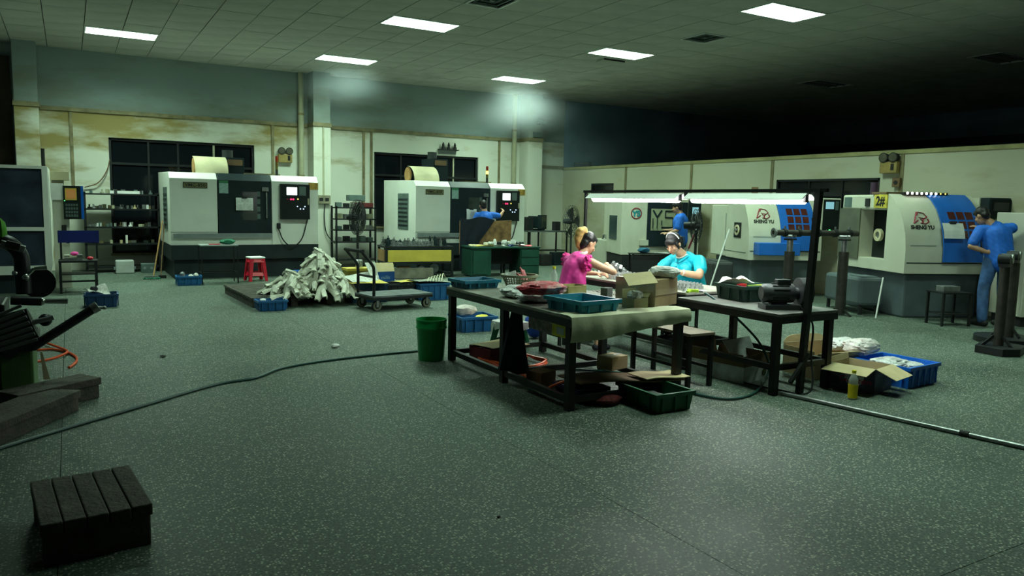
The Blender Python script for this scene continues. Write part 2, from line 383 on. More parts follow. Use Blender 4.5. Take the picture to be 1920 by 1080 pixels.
for x0, x1 in ((-.86, -.45), (5.03, 5.44), (10.95, 11.40)):
    c = MB().box(x0, x1, 18.0, WY, 0, DADO).build('column', WLOW, wall_back)
    MB().box(x0 + .005, x1 - .005, 18.005, WY, DADO, CZ + .1).build('column_head', WUP, c)
    MB().box(x0 - .02, x1 + .02, 17.97, WY, DADO - .05, DADO + .04).build('column_collar', TRIMM, c)
MB().box(5.24, 5.28, 17.975, 18.0, 1.7, DADO - .05).build('conduit', PIPEP, wall_back)
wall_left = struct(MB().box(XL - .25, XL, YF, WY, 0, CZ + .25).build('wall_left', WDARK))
wall_front = struct(MB().box(XL, XR, YF - .25, YF, 0, CZ + .25).build('wall_front', WUP))
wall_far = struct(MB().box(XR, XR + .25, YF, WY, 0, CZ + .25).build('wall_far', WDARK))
MB().box(XR - .3, XR, YF, WY, 3.6, 3.8).build('beam', MDARK, wall_far)
for y in (16.2, 12.4, 9.9, 7.0):
    MB().box(XR - .2, XR, y - .12, y + .12, 0, 3.6).build('post', MDARK, wall_far)
# dark sliding door at the left end
door = struct(MB().box(-4.0, -.92, WY - .1, WY - .02, 0, 4.3).build('door_1', mat('rusty_door', (.045, .030, .018), .7, .2, .4, 3, dirt=.5)))
for x in (-3.2, -2.4, -1.6): MB().box(x - .03, x + .03, WY - .13, WY - .1, .05, 4.25).build('door_stile', BLACKM, door)
# night windows
def window(n, W_, mull, tr, bright):
    x0, x1, z0, z1 = W_
    f = MB()
    for a, b_, c, d in ((x0, x1, z1 - .05, z1), (x0, x1, z0, z0 + .05), (x0, x0 + .05, z0, z1), (x1 - .05, x1, z0, z1)):
        f.box(a, b_, WY + .05, WY + .16, c, d)
    o = struct(f.build('window_%d' % n, FRAMED))
    MB().box(x0, x1, WY + .06, WY + .14, tr - .025, tr + .025).build('transom', FRAMED, o)
    e = [x0 + .05] + mull + [x1 - .05]
    for q in mull:
        MB().box(q - .02, q + .02, WY + .07, WY + .13, z0, z1).build('mullion', PIPEP if q == bright else FRAMED, o)
    for i in range(len(e) - 1):
        for c, d in ((z0 + .05, tr - .025), (tr + .025, z1 - .05)):
            MB().box(e[i] + .02, e[i + 1] - .02, WY + .1, WY + .106, c, d).build('pane', GLASSD, o)
    MB().box(x0 - .03, x1 + .03, WY - .06, WY + .06, z0 - .05, z0).build('sill', TRIMM, o)
    MB().box(x0 - .2, x1 + .2, WY + .3, WY + .32, z0 - .2, z1 + .2).build('dark_backing', RUBBER, o)  # unseen dark backing added behind the panes, stands in for the night
window(1, W1, [1.55, 2.15, 2.90], 2.28, 2.90)
window(2, W2, [7.45, 8.2, 8.95], 2.25, 8.95)
# ---- partition on the right: panels, battens, top rail, windows in it
PW = (8.45, 10.74, 1.25, 2.19); PS = (16.1, 17.1, 1.92, 2.19)
pb = MB()
for a, b_ in ((YF, PW[0]), (PW[1], PS[0]), (PS[1], WY)): pb.box(PXW, PXW + .08, a, b_, 0, PTOP - .07)
for W_ in (PW, PS):
    pb.box(PXW, PXW + .08, W_[0], W_[1], 0, W_[2]); pb.box(PXW, PXW + .08, W_[0], W_[1], W_[3], PTOP - .07)
wall_right = struct(pb.build('wall_right', WPART))
MB().box(PXW - .02, PXW + .1, YF, WY, PTOP - .07, PTOP).build('top_rail', mat('rail_paint', (.33, .31, .14), .6, 0, .2, 4, dirt=.3), wall_right)
for y in (15.6, 13.2, 10.86, 8.05, 5.2, 2.4, -.4, -3.2):
    MB().box(PXW - .015, PXW, y - .035, y + .035, 0, PTOP - .07).build('batten', TRIMM, wall_right)
for n, W_ in ((3, PW), (4, PS)):
    f = MB()
    for a, b_, c, d in ((W_[0], W_[1], W_[3] - .04, W_[3]), (W_[0], W_[1], W_[2], W_[2] + .04), (W_[0], W_[0] + .04, W_[2], W_[3]), (W_[1] - .04, W_[1], W_[2], W_[3])):
        f.box(PXW + .0, PXW + .08, a, b_, c, d)
    o = struct(f.build('window_%d' % n, FRAMED)); k = 3 if n == 3 else 1; st = (W_[1] - W_[0] - .08) / k
    for i in range(k):
        MB().box(PXW + .04, PXW + .046, W_[0] + .04 + i * st + .012, W_[0] + .04 + (i + 1) * st - .012, W_[2] + .04, W_[3] - .04).build('pane', GLASSD, o)
        if i: MB().box(PXW + .02, PXW + .06, W_[0] + .04 + i * st - .012, W_[0] + .04 + i * st + .012, W_[2] + .04, W_[3] - .04).build('mullion', FRAMED, o)

# ---- ceiling: lay-in tiles
TX, TY = .61, .658
CEILM = mat('ceiling_tile', (.44, .44, .40), .85, 0, .14, 2.2, bump=.25, fine=60, dirt=.35, dirtcol=(.2, .19, .15), dscale=.8)
ceiling = struct(MB().box(XL - .2, XR + .2, YF - .2, WY + .2, CZ + .14, CZ + .2).build('ceiling', RUBBER))
LX = [0.35, 4.62, 8.89, 14.99]; LY = [7.922, 11.87, 15.818]
FIX = {}   # (i,j) tile -> fixture
tx0 = 4.62 - 16 * TX; ty0 = 11.87 - 28 * TY
FIXT = [(.35, 15.818, 1), (4.62, 15.818, 1), (8.89, 15.818, 1), (4.62, 11.87, 1), (8.89, 11.87, 1), (8.89, 7.922, 1), (14.99, 11.87, 0), (14.99, 7.922, 0)]
EXTRA = [(.35, 11.87, 1), (4.62, 7.922, 1), (8.89, 3.974, 1), (4.62, 3.974, 1), (.35, 7.922, 1)]
VENTS = [(9.50, 9.896), (5.23, 9.896 + .0)]
skip = set()
for fx, fy, on in FIXT + EXTRA:
    i, j = round((fx - tx0) / TX), round((fy - ty0) / TY); skip |= {(i, j), (i + 1, j)}
for fx, fy in VENTS: skip.add((round((fx - tx0) / TX), round((fy - ty0) / TY)))
cand = []; tile_me = MB().box(.006, TX - .006, .004, TY - .004, 0, .014).mesh('ceiling_tile', CEILM)
for i in range(-1, 50):
    for j in range(-1, 42):
        x, y = tx0 + i * TX, ty0 + j * TY
        if x < XL or x > XR - .1 or y < YF or y > WY - .02 or (i, j) in skip: continue
        px, py, dz = proj((x + TX / 2, y + TY / 2, CZ))
        vis = dz > 1 and -40 < px < 1960 and -30 < py < 1100
        cand.append((0 if vis else 1, dz if vis else 99, x, y))
cand.sort()
rest = MB()
for k, (a, b_, x, y) in enumerate(cand):
    dzr = random.uniform(-.002, .003)
    if k < 300: link_copy(tile_me, 'ceiling_tile', ceiling, (x, y, CZ + dzr))
    else: rest.box(x + .004, min(x + TX, XR) - .004, y + .004, min(y + TY, WY) - .004, CZ + dzr, CZ + dzr + .014)
r_ = rest.build('ceiling_tiles_far', CEILM, ceiling); r_['kind'] = 'stuff'

# ---- recessed fluorescent fixtures with parabolic louvres
FRW = mat('white_fixture_enamel', (.72, .74, .72), .35, 0, .04, 5)
LOUV = mat('louvre_grey', (.07, .075, .075), .5, 0, .03, 5)
TUBON = glow('lit_tube', (.86, 1.0, .93), 9.0); TUBOFF = mat('unlit_tube', (.55, .57, .57), .3, 0, .04, 4)
def fixture():
    r = thing('ceiling_light', 'x', 'light')
    f = MB(); w_, h_ = 2 * TX, TY
    for a, b_, c, d in ((.006, w_ - .006, .006, .03), (.006, w_ - .006, h_ - .03, h_ - .006), (.006, .03, .03, h_ - .03), (w_ - .03, w_ - .006, .03, h_ - .03)): f.box(a, b_, c, d, -.008, .012)
    f.build('frame', FRW, r)
    p = MB()
    p.box(.03, w_ - .03, .03, h_ - .03, .115, .12)
    for a, b_, c, d in ((.024, .03, .03, h_ - .03), (w_ - .03, w_ - .024, .03, h_ - .03), (.024, w_ - .024, .024, .03), (.024, w_ - .024, h_ - .03, h_ - .024)): p.box(a, b_, c, d, .012, .12)
    p.build('reflector', FRW, r)
    for k in range(3): MB().cyl((.06, h_ * (k + .5) / 3, .095), (w_ - .06, h_ * (k + .5) / 3, .095), .013, n=10).build('tube', TUBON, r, True)
    for k in range(1, 10): MB().box(.03 + (w_ - .06) * k / 10 - .003, .03 + (w_ - .06) * k / 10 + .003, .03, h_ - .03, 0, .042).build('louvre_blade', LOUV, r)
    for k in (1, 2): MB().box(.03, w_ - .03, h_ * k / 3 - .004, h_ * k / 3 + .004, 0, .05).build('louvre_blade', LOUV, r)
    return r
fx_lab = {(.35, 15.818): 'recessed louvred ceiling light over the stained wall above the parts rack', (4.62, 15.818): 'lit louvred ceiling light in front of the wall column with mist below it',
          (8.89, 15.818): 'lit louvred ceiling light with thick white mist glowing under it', (4.62, 11.87): 'lit louvred ceiling light over the pallet and the white heap',
          (8.89, 11.87): 'lit louvred ceiling light beside the displaced ceiling hatch', (8.89, 7.922): 'brightly lit louvred ceiling light beyond the square ceiling vent, over the work table',
          (14.99, 11.87): 'switched-off ceiling light over the dark hall, level with the hatch', (14.99, 7.922): 'switched-off ceiling light over the dark hall behind the blue-door lathe',
          (.35, 11.87): 'lit ceiling light over the dark-windowed machine', (4.62, 7.922): 'lit ceiling light over the bench tops', (8.89, 3.974): 'lit ceiling light over the iron pipe stands', (4.62, 3.974): 'lit ceiling light over the near floor', (.35, 7.922): 'lit ceiling light over the manual lathe'}
proto = None; fixtures = []
for fx, fy, on in FIXT + EXTRA:
    if proto is None: proto = fixture(); o = proto
    else: o = copy_tree(proto)
    o.location = (fx, fy, CZ); o['label'] = fx_lab[(fx, fy)]; o['group'] = 'ceiling lights'; fixtures.append((o, on, (.22 if fx < 1 and fy < 9 else .55 if fy < 5 else .36) if (fx, fy, on) in EXTRA else 1.))
for o, on, lev in fixtures:
    if on:
        ld = D.lights.new('lamp', 'AREA'); ld.shape = 'RECTANGLE'; ld.size = 2 * TX - .1; ld.size_y = TY - .1; ld.energy = CEIL_W * lev; ld.color = LIGHT_COL; ld.spread = math.radians(162)
        lo = D.objects.new('lamp', ld); COL.objects.link(lo); lo.parent = o; lo.location = (TX, TY / 2, .075)
    else:
        for ch in o.children:
            if ch.name.startswith('tube'):
                ch.data = ch.data.copy(); ch.data.materials[0] = TUBOFF
def vent(x, y, label):
    r = thing('ceiling_vent', label, 'vent', (x, y, CZ), group='square ceiling vents')
    w_, h_ = TX, TY
    MB().box(.02, w_ - .02, .02, h_ - .02, .06, .065).build('duct_throat', RUBBER, r)
    for k in range(3):
        a = .012 + k * .085; f = MB(); t = .028 if k == 0 else .02; z0 = -.012 + k * .014
        for q in ((a, w_ - a, a, a + t), (a, w_ - a, h_ - a - t, h_ - a), (a, a + t, a + t, h_ - a - t), (w_ - a - t, w_ - a, a + t, h_ - a - t)): f.box(*q, z0, z0 + .02)
        f.build('vane', FRW if k == 0 else MVENT, r)
    MB().box(w_ / 2 - .04, w_ / 2 + .04, h_ / 2 - .04, h_ / 2 + .04, .0, .01).build('centre_plate', MVENT, r)
vent(9.50, 9.896, 'square slatted air vent in the ceiling between two lit fixtures')
vent(5.23, 9.896, 'square slatted air vent in the ceiling above the benches')
h = thing('ceiling_hatch', 'ceiling panel hanging slightly open beside a lit ceiling light', 'hatch', (9.5, 12.75, CZ))
MB().obox((.27, .14, -.02), (.52, .3, .012), 0, -.06).build('hatch_panel', CEILM, h)
MB().box(0, .53, -.012, 0, -.03, .0).build('hatch_frame', RUBBER, h)
# ================================================================== MACHINES
SCREENW = glow('white_screen', (.9, 1., .95), 2.6); SCREENB = glow('dim_blue_screen', (.25, .5, .6), .6); SCREENO = glow('orange_screen', (.5, .22, .06), .18)
LEDR = glow('red_led', (1., .02, .1), 4.); LEDB = glow('blue_white_led', (.5, .7, 1.), 3.); LEDY = glow('amber_led', (1., .75, .1), 4.); LEDG = glow('green_led', (.1, 1., .2), 4.)
PLATE = mat('brass_plate', (.20, .19, .09), .5, .3, .15, 8); INK = mat('black_ink', (.01, .01, .01), .6, 0, 0)
BADGE = mat('ochre_badge', (.42, .26, .05), .6, 0, .4, 14)
def control_panel(root, x0, x1, y, z0, z1, lit=True):
    p = MB().box(x0, x1, y, y + .16, z0, z1).build('control_panel', PANEL, root, bevel=.008)
    w_, h_ = x1 - x0, z1 - z0
    MB().box(x0 + w_ * .20, x0 + w_ * .55, y - .006, y, z1 - h_ * .31, z1 - h_ * .09).build('screen', SCREENW, p)
    k = MB().box(x0 + w_ * .63, x0 + w_ * .86, y - .006, y, z1 - h_ * .32, z1 - h_ * .06).build('keypad', MVENT, p)
    for a, b_, me in ((.22, .43, RED), (.34, .43, LEDR), (.42, .43, LEDR), (.58, .42, LEDY), (.56, .63, LEDB), (.66, .70, LEDB), (.77, .70, LEDB), (.82, .63, LEDB)):
        r = .016 if me in (LEDR,) else .011
        MB().cyl((x0 + w_ * a, y, z1 - h_ * b_), (x0 + w_ * a, y - .012, z1 - h_ * b_), r, n=8).build('button', me, p)
    MB().box(x1 - .05, x1 - .02, y - .02, y, z0 + h_ * .42, z0 + h_ * .6).build('panel_handle', PIPEP, p)
    return p
def vmc(label, loc, guard_x, col_z, tower_x, lit, papers, tag_x):
    r = thing('machining_centre', label, 'machine', loc, group='white machining centres')
    W, Dp = 2.86, 2.0
    b = MB(); b.box(.06, W - .06, .07, Dp, 0, .36); b.box(.0, W, .0, Dp, .37, .66); b.build('base', MBASE, r, bevel=.006)
    prof = [(0, .66), (0, 1.95), (.13, 2.07), (Dp, 2.10), (Dp, .66)]
    MB().prism([(.02, .66), (.02, .9), (.0, .92), (0, 1.95), (.13, 2.07), (Dp, 2.10), (Dp, .66)], 0, .86, 'x').build('left_panel', MWHITE, r, bevel=.006)
    MB().prism(prof, 1.91, W, 'x').build('right_panel', MWHITE, r, bevel=.006)
    MB().prism([(.02, .66), (.02, .83), (.3, .83), (.3, .66)], .862, 1.908, 'x').build('apron', MWHITE, r)
    MB().box(.05, 1.9, -.03, .02, .80, .89).build('drip_rail', GREYP, r)
    MB().prism([(.3, .84), (.3, 1.0), (.3, 2.03), (Dp, 2.08), (Dp, .84)], .862, 1.908, 'x').build('inner_housing', MDARK, r)
    d = MB().prism([(.01, .89), (.01, 1.94), (.13, 2.075), (.6, 2.09), (.6, 2.05), (.16, 2.04), (.05, 1.93), (.05, .89)], .875, 1.895, 'x').build('door', MDARK, r, bevel=.004)
    MB().box(1.33, 1.62, .002, .012, 1.15, 1.72).build('window', mat('door_window', (.03, .045, .04), .15, 0, 0), d)
    for k in range(4):
        MB().box(1.62, 1.68, .0, .012, 1.18 + k * .15, 1.28 + k * .15).build('grating', MVENT, d)
    MB().cyl((1.80, -.03, 1.2), (1.80, -.03, 1.72), .014, n=10).build('handle', CHROME, d, True)
    MB().box(1.72, 1.84, -.035, .01, 1.74, 1.82).build('latch', STEEL, d)
    MB().box(.90, 1.07, .004, .01, 1.68, 1.93).build('notice', mat('teal_notice', (.30, .45, .42), .6, 0, .25, 20), d)
    MB().box(.90, 1.07, .002, .006, 1.88, 1.93).build('notice_header', mat('green_notice', (.05, .22, .10), .6, 0, .1, 9), d)
    s = MB().box(-.012, 0, .42, 1.05, .95, 1.78).build('side_grille', MVENT, r)
    for k in range(7): MB().box(-.018, -.012, .46, 1.01, 1.02 + k * .1, 1.06 + k * .1).build('louvre', MDARK, s)
    pl = MB().box(.24, .68, -.012, .0, 1.77, 1.88).build('name_plate', PLATE, r)
    fr = MB()
    for q in ((.24, .68, 1.77, 1.782), (.24, .68, 1.868, 1.88), (.24, .252, 1.77, 1.88), (.668, .68, 1.77, 1.88)): fr.box(q[0], q[1], -.016, -.01, q[2], q[3])
    fr.build('plate_border', INK, pl)
    text_part('VMC-850', .085, INK, pl, (.46, -.0135, 1.824), depth=.002, sx=1.12, offset=.0012)
    control_panel(r, 2.07, 2.66, -.10, 1.18, 1.90)
    MB().box(W - .2, W + .0, -.012, 0, 1.80, 1.94).build('number_badge', BADGE, r)
    MB().box(2.0, 2.07, -.06, 0, .98, 1.10).build('handwheel_pendant', RUBBER, r, bevel=.01)
    MB().tube(spline([(2.03, -.04, .98), (2.12, -.06, .75), (2.3, -.06, .62), (2.5, -.05, .78), (2.62, -.05, 1.18)], 6), .012, 7).build('cable', RUBBER, r, True)
    # roof: arched chip guard, spindle column and motor
    g = guard_x
    MB().sheet(lambda u, v: (g + .62 * u, .35 + .42 * (1 - math.cos(v * math.pi / 2)), 2.06 + .36 * math.sin(v * math.pi / 2)), 2, 10, .008).build('chip_guard', CREAM, r, True)
    MB().cyl((g + .02, .85, 2.22), (g + .06, .85, 2.22), .17, n=22).build('cable_reel', WOODO, r, True)
    MB().box(g + .1, g + .5, .8, 1.2, 2.05, 2.2).build('gear_cover', MDARK, r)
    c = MB().box(g + .62, g + 1.0, .7, 1.4, 2.05, col_z).build('spindle_column', MDARK, r)
    MB().cyl((g + .72, 1.0, col_z), (g + .72, 1.0, col_z + .16), .11, n=16).build('spindle_motor', MOTORG, c, True)
    MB().box(g + .66, g + .96, .69, .7, col_z - .16, col_z - .04).build('rating_plate', CARDD, c)
    MB().box(1.5, 2.2, .5, .9, 2.08, 2.11).build('cable_tray', TRIMM, r)
    t = MB().cyl((tower_x, .45, 2.06), (tower_x, .45, 2.2), .028, n=10).build('signal_tower', RUBBER, r, True)
    MB().cyl((tower_x, .45, 2.2), (tower_x, .45, 2.29), .03, n=12).build('green_lens', mat('olive_lens', (.10, .09, .02), .3, 0, 0), t, True)
    MB().cyl((tower_x, .45, 2.29), (tower_x, .45, 2.37), .03, n=12).build('amber_lens', LEDY if lit else mat('dull_amber', (.12, .07, .01), .3, 0, 0), t, True)
    MB().cyl((tower_x, .45, 2.37), (tower_x, .45, 2.48), .03, n=12).build('red_lens', mat('red_lens', (.28, .03, .01), .3, 0, 0), t, True)
    return r
vmc('white machining centre with blank dark door, empty of people, beside the red stool', (1.67, 15.9, 0), .52, 2.42, 2.12, False, 1, 0)
vmc('white machining centre with a worker at its panel and lit signal tower', (6.74, 15.9, 0), .12, 2.62, 2.05, True, 1, 0)
# sheets clipped to the doors
def clip_sheet(label, p, rz, w_, h_, mt=PAPER, rx=0.):
    r = thing('clipboard_sheet', label, 'paper', p, rz)
    MB().sheet(lambda u, v: (w_ * (u - .5), -.012 - .012 * math.sin(v * 3), -h_ * v), 3, 4, .003).build('sheet', mt, r)
    MB().box(-.05, .05, -.03, .0, -.015, .02).build('clip', RUBBER, r)
    r.rotation_euler = (rx, 0, rz); return r
PRINT = mat('printed_sheet', (.62, .65, .62), .6, 0, .25, 30, dirt=.4, dirtcol=(.25, .27, .27), dscale=16)
clip_sheet('printed drawing sheet clipped to the dark door beside the red stool', (1.67 + 1.37, 15.895, 1.60), 0, .33, .25, PRINT)
clip_sheet('blank white sheet clipped to the dark door behind the worker', (6.74 + 1.4, 15.895, 1.45), 0, .26, .30, PAPER)

# ---- third machining centre at the left edge
r = thing('machining_centre', 'pale machining centre with two large dark windowed doors at the left wall', 'machine', (-2.9, 14.4, 0), group=None)
MB().box(0.05, 2.58, .05, 1.9, 0, .36).build('base', MBASE, r)
b = MB(); b.box(0, 2.62, .06, 1.9, .36, 2.04); b.build('body', MWHITE, r, bevel=.008)
f = MB()
for q in ((0, 1.2, 1.99, 2.04), (0, 1.2, 1.0, 1.06), (0, 1.2, .30, .44), (1.28, 2.54, 1.99, 2.04), (1.28, 2.54, 1.0, 1.06), (1.28, 2.54, .30, .44), (2.54, 2.62, .3, 2.04), (1.2, 1.28, .3, 2.04)): f.box(q[0], q[1], 0, .07, q[2], q[3])
f.build('door_frame', MWHITE, r)
DGL = mat('dark_blue_window_sheen', (.030, .040, .062), .3, 0, .5, 2.5, bump=.06, fine=2)  # lamp reflections put into the base colour as a lighter, cloudy blue
for a, b_ in ((0, 1.2), (1.28, 2.54)):
    MB().box(a, b_, .03, .06, 1.06, 1.99).build('upper_window', DGL, r); MB().box(a, b_, .03, .06, .44, 1.0).build('lower_window', DGL, r)
MB().cyl((2.55, .9, 2.04), (2.55, .9, 2.36), .03, n=10).build('signal_tower', RUBBER, r, True)
r = thing('control_pendant', 'grey operator console on a cream pillar with amber screen and keypad', 'console', (0, 15.0, 0))
P1, P2 = PY(97, 445, 15.), PY(130, 318, 15.)
MB().box(-.24, .0, .0, .3, 0, 1.62).build('pillar', LWHITE, r, bevel=.006)
MB().box(-.26, .02, -.02, .3, 1.83, 1.98).build('top_box', CREAM, r, bevel=.006); MB().box(-.24, -.06, .05, .25, 1.6, 1.85).build('neck', PIPEP, r)
MB().box(-.26, -.07, -.04, -.01, 1.50, 1.78).build('manual_sheet', PAPER, r)
c = MB().box(-.08, .18, -.12, .12, 1.18, 1.74).build('console', PANEL, r, bevel=.006); MB().box(.18, .22, -.1, .14, 1.18, 1.74).build('blue_side', TUBB, c)
MB().box(-.05, .12, -.126, -.12, 1.50, 1.70).build('screen_bezel', YELLOW, c); MB().box(-.035, .105, -.13, -.124, 1.52, 1.68).build('screen', SCREENO, c)
for i in range(5):
    for j in range(4): MB().box(-.05 + i * .038, -.02 + i * .038, -.127, -.12, 1.22 + j * .06, 1.26 + j * .06).build('key', MVENT, c)
MB().cyl((-.06, -.13, 1.49), (-.06, -.12, 1.49), .008, n=8).build('green_lamp', LEDG, c)
MB().box(-.12, -.05, -.05, .0, .92, 1.08).build('handset', RUBBER, r, bevel=.01); MB().tube(spline([(-.09, -.03, .92), (-.08, -.05, .8), (-.02, -.03, .78), (.0, .0, .9)], 6), .008, 6).build('cord', RUBBER, r, True)
# ---- blue-topped bench beside it, with parts on it
bx0 = PY(100, 500, 14.6).x
r = thing('tool_table', 'dark steel tool table with blue splashback beside the grey console', 'table', (-.18, 14.1, 0))
MB().box(0, .55, 0, .45, .50, .53).build('table_top', BLACKM, r); MB().box(0, .6, .45, .48, .80, 1.0).build('splashback', mat('blue_splash', (.008, .016, .13), .4, 0, .2, 5), r)
for x in (.04, .56): MB().bar((x, .46, .53), (x, .46, .8), .03).build('upright', BLACKM, r)
for x, y in ((.02, .02), (.53, .02), (.02, .43), (.53, .43)): MB().bar((x, y, 0), (x, y, .5), .035).build('leg', BLACKM, r)
MB().box(0, .55, .02, .05, .18, .21).build('rail', BLACKM, r); MB().box(.02, .53, .02, .43, .3, .315).build('shelf', BLACKM, r)
x0 = -.16
tag(MB().ball((0, 0, .035), (.06, .05, .035)).build('pink_rag', PINK, None, True), 'crumpled pink rag on the dark tool table', 'rag').location = (.05, 14.3, .60)
tag(MB().ball((0, 0, .03), (.05, .04, .03)).build('red_rag', RED, None, True), 'small red and white rag on the dark tool table', 'rag').location = (.27, 14.25, .53)
r = thing('vise', 'grey machine vise on the dark tool table', 'vise', (.02, 14.2, .53))
MB().box(-.12, .14, 0, .14, 0, .04).build('vise_bed', STEEL, r); MB().box(-.12, -.04, 0, .14, .04, .09).build('fixed_jaw', LWHITE, r); MB().box(.06, .14, 0, .14, .04, .09).build('moving_jaw', STEEL, r); MB().box(-.12, .14, .0, .14, .058, .07).build('workpiece', PIPEP, r)

# ---- CNC lathes
def pv(z):
    pts = [(.66, 0), (1.05, 0), (1.25, .03), (1.45, .10), (1.65, .22), (1.80, .38), (1.87, .5)]
    for (a, b_), (c, d) in zip(pts, pts[1:]):
        if z <= c: return b_ + (d - b_) * max(0, z - a) / (c - a)
    return .5
LOGO = mat('maroon_logo', (.22, .015, .03), .5, 0, .05, 5); PANEB = mat('brown_lathe_window', (.085, .022, .016), .2, 0, .3, 5)
def lathe_body(name, label, loc, s=1., badge=None, opening=True, group='cream and blue lathes'):
    r = thing(name, label, 'lathe', (*loc, 0), math.radians(-22), group)
    zb = .68
    B = MB(); B.prism([(.08, .08), (1.3, .08), (1.32, .85), (.75, 1.6), (.08, 1.6)], 0, zb, 'z'); B.build('base', LBASE, r, bevel=.03)
    P = [(0, zb)] + [(pv(z), z) for z in (1.05, 1.15, 1.25, 1.35, 1.45, 1.55, 1.65, 1.73, 1.80, 1.87)] + [(.95, 1.87), (.95, zb)]
    u0 = .25 if opening else 0
    MB().prism(P, u0, 1.4, 'x').build('housing', LWHITE, r, True)
    if opening:
        PL = [q for q in P[:-2]] + [(.5, zb)]
        e = MB().prism(PL, 0, .25, 'x'); e.box(0, .25, .5, 1.75, zb, .85); e.box(0, .25, 1.17, 1.75, .85, 1.62); e.box(.25, .75, .95, 1.75, zb, 1.62)
        e.build('end_cover', LWHITE, r, True)
        c = MB().box(.235, .25, .5, 1.17, .85, 1.62).build('chuck_bay', PANEL, r)
        MB().ring((.18, .94, 1.22), (1, 0, 0), .055, .10, .05).build('chuck_ring', CREAM, c, True)
        MB().cyl((.24, .94, 1.22), (.17, .94, 1.22), .05, n=16).build('spindle_nose', STEEL, c, True)
        MB().box(-.02, 0, 1.17, 1.75, .82, 1.64).build('sliding_cover', mat('greenish_cover', (.10, .105, .07), .5, 0, .2, 4), r)
        h = MB().box(0, .3, .52, 1.72, 1.62, 1.86).build('head_box', LWHITE, r, bevel=.03)
        MB().box(-.006, 0, 1.45, 1.66, 1.66, 1.82).build('vent', MVENT, h); MB().box(-.02, 0, .95, 1.06, 1.67, 1.80).build('fan_grille', RUBBER, h)
    else:
        MB().box(0, .75, .95, 1.7, zb, 1.66).build('end_cover', LWHITE, r, bevel=.02)
        c = MB().box(-.01, 0, .33, .62, 1.06, 1.34).build('chuck_window', PANEL, r)
        MB().ring((-.015, .48, 1.2), (1, 0, 0), .06, .10, .02).build('chuck_ring', CREAM, c, True); MB().cyl((-.01, .48, 1.2), (-.06, .48, 1.2), .03, n=12).build('spindle_nose', STEEL, c, True)
        MB().box(-.006, 0, .1, 1.1, .8, .808).build('seam', MVENT, r); MB().box(-.006, 0, 1.0, 1.008, .8, 1.5).build('seam', MVENT, r)
    # sliding door with nine small panes
    d = MB().sheet(lambda u, v: (.60 + .66 * u, pv(.86 + 1.0 * v) - .022, .86 + 1.0 * v), 2, 14, -.02).build('door', LBLUE, r, True)
    for i in range(3):
        for j in range(3):
            a, z0 = .74 + i * .145, 1.22 + j * .14
            MB().sheet(lambda u, v: (a + .115 * u, pv(z0 + .11 * v) - .046, z0 + .11 * v), 1, 2, -.004).build('pane', PANEB, d)
    MB().bar((1.22, -.06, 1.0), (1.22, pv(1.45) - .05, 1.45), .03).build('door_handle', RUBBER, d)
    MB().box(.03, 1.38, -.006, .0, .835, .848).build('seam', MDARK, r)
    MB().box(.08, .5, -.004, .0, 1.10, 1.106).build('seam', MVENT, r)
    lg = MB()
    z, u = 1.50, .30
    def on(a, b_): return Vector((u + a, pv(z + b_) - .006, z + b_))
    for pts in ([(-.13, -.07), (-.04, .10)], [(-.13, -.07), (-.05, -.02)], [(-.02, .1), (.07, .085), (.11, .03)], [(.11, .03), (.06, .005), (-.03, .02)], [(-.05, .05), (-.02, .1)], [(.11, -.0), (.12, -.04), (.06, -.075), (-.02, -.06)], [(-.01, .0), (.02, -.03), (.02, -.06)], [(.05, .0), (.02, -.03)]):
        for p, q in zip(pts, pts[1:]): lg.bar(on(*p), on(*q), .022, .008)
    lg.build('logo', LOGO, r)
    tilt = math.pi / 2 - math.atan((pv(1.42) - pv(1.32)) / .1) * 1.0
    text_part('SHENG YU', .085, INK, r, (.30, pv(1.37) - .006, 1.37), (tilt, 0, 0), .002, sx=.95, shear=.1, offset=.003)
    return r
def lathe_panel(r, x0, x1, y, z0, z1, mt, shell=LWHITE):
    p = MB().box(x0, x1, y, y + .25, z0, z1).build('console', shell, r, bevel=.02)
    MB().box(x0 + .03, x1 - .03, y - .01, y, z0 + .03, z1 - .03).build('panel_face', PANEL, p)
    MB().box(x0 + .07, x0 + (x1 - x0) * .6, y - .016, y - .01, z1 - .2, z1 - .07).build('screen', mt, p)
    MB().box(x0 + (x1 - x0) * .68, x1 - .06, y - .016, y - .01, z1 - .22, z1 - .06).build('keypad', MVENT, p)
    for k in range(3): MB().cyl((x0 + .1 + k * .07, y - .01, z0 + .08), (x0 + .1 + k * .07, y - .03, z0 + .08), .015, n=8).build('knob', CHROME if k == 0 else (LEDG if k == 1 else RUBBER), p)
    return p
L2 = lathe_body('cnc_lathe', 'cream lathe with blue sliding door, number badge and lit strip on top', (10.75, 6.8))
b = MB().box(-.02, .0, .50, .82, 1.65, 1.86).build('number_badge', mat('yellow_badge', (.55, .45, .06), .6, 0, .3, 8), L2)
text_part('2#', .2, INK, b, (-.023, .66, 1.755), (math.pi / 2, 0, -math.pi / 2), .002, offset=.004)
lathe_panel(L2, 1.42, 1.96, .12, 1.42, 1.84, mat('blank_screen', (.03, .035, .04), .3, 0, 0), MDARK)
MB().box(1.40, 1.47, .3, .75, .68, 1.84).build('panel_pillar', LWHITE, L2)
MB().box(1.4, 1.75, .35, .6, .0, .9).build('right_skirt', LBASE, L2)
s = MB().box(.2, .95, .42, .5, 1.87, 1.90).build('lamp_strip', RUBBER, L2)
LEDW = glow('strip_led', (1., .97, .9), 9.)
for k in range(9): MB().cyl((.26 + k * .08, .415, 1.885), (.26 + k * .08, .425, 1.885), .019 if k < 7 else .01, n=8).build('led', LEDW if k < 7 else LEDY, s)
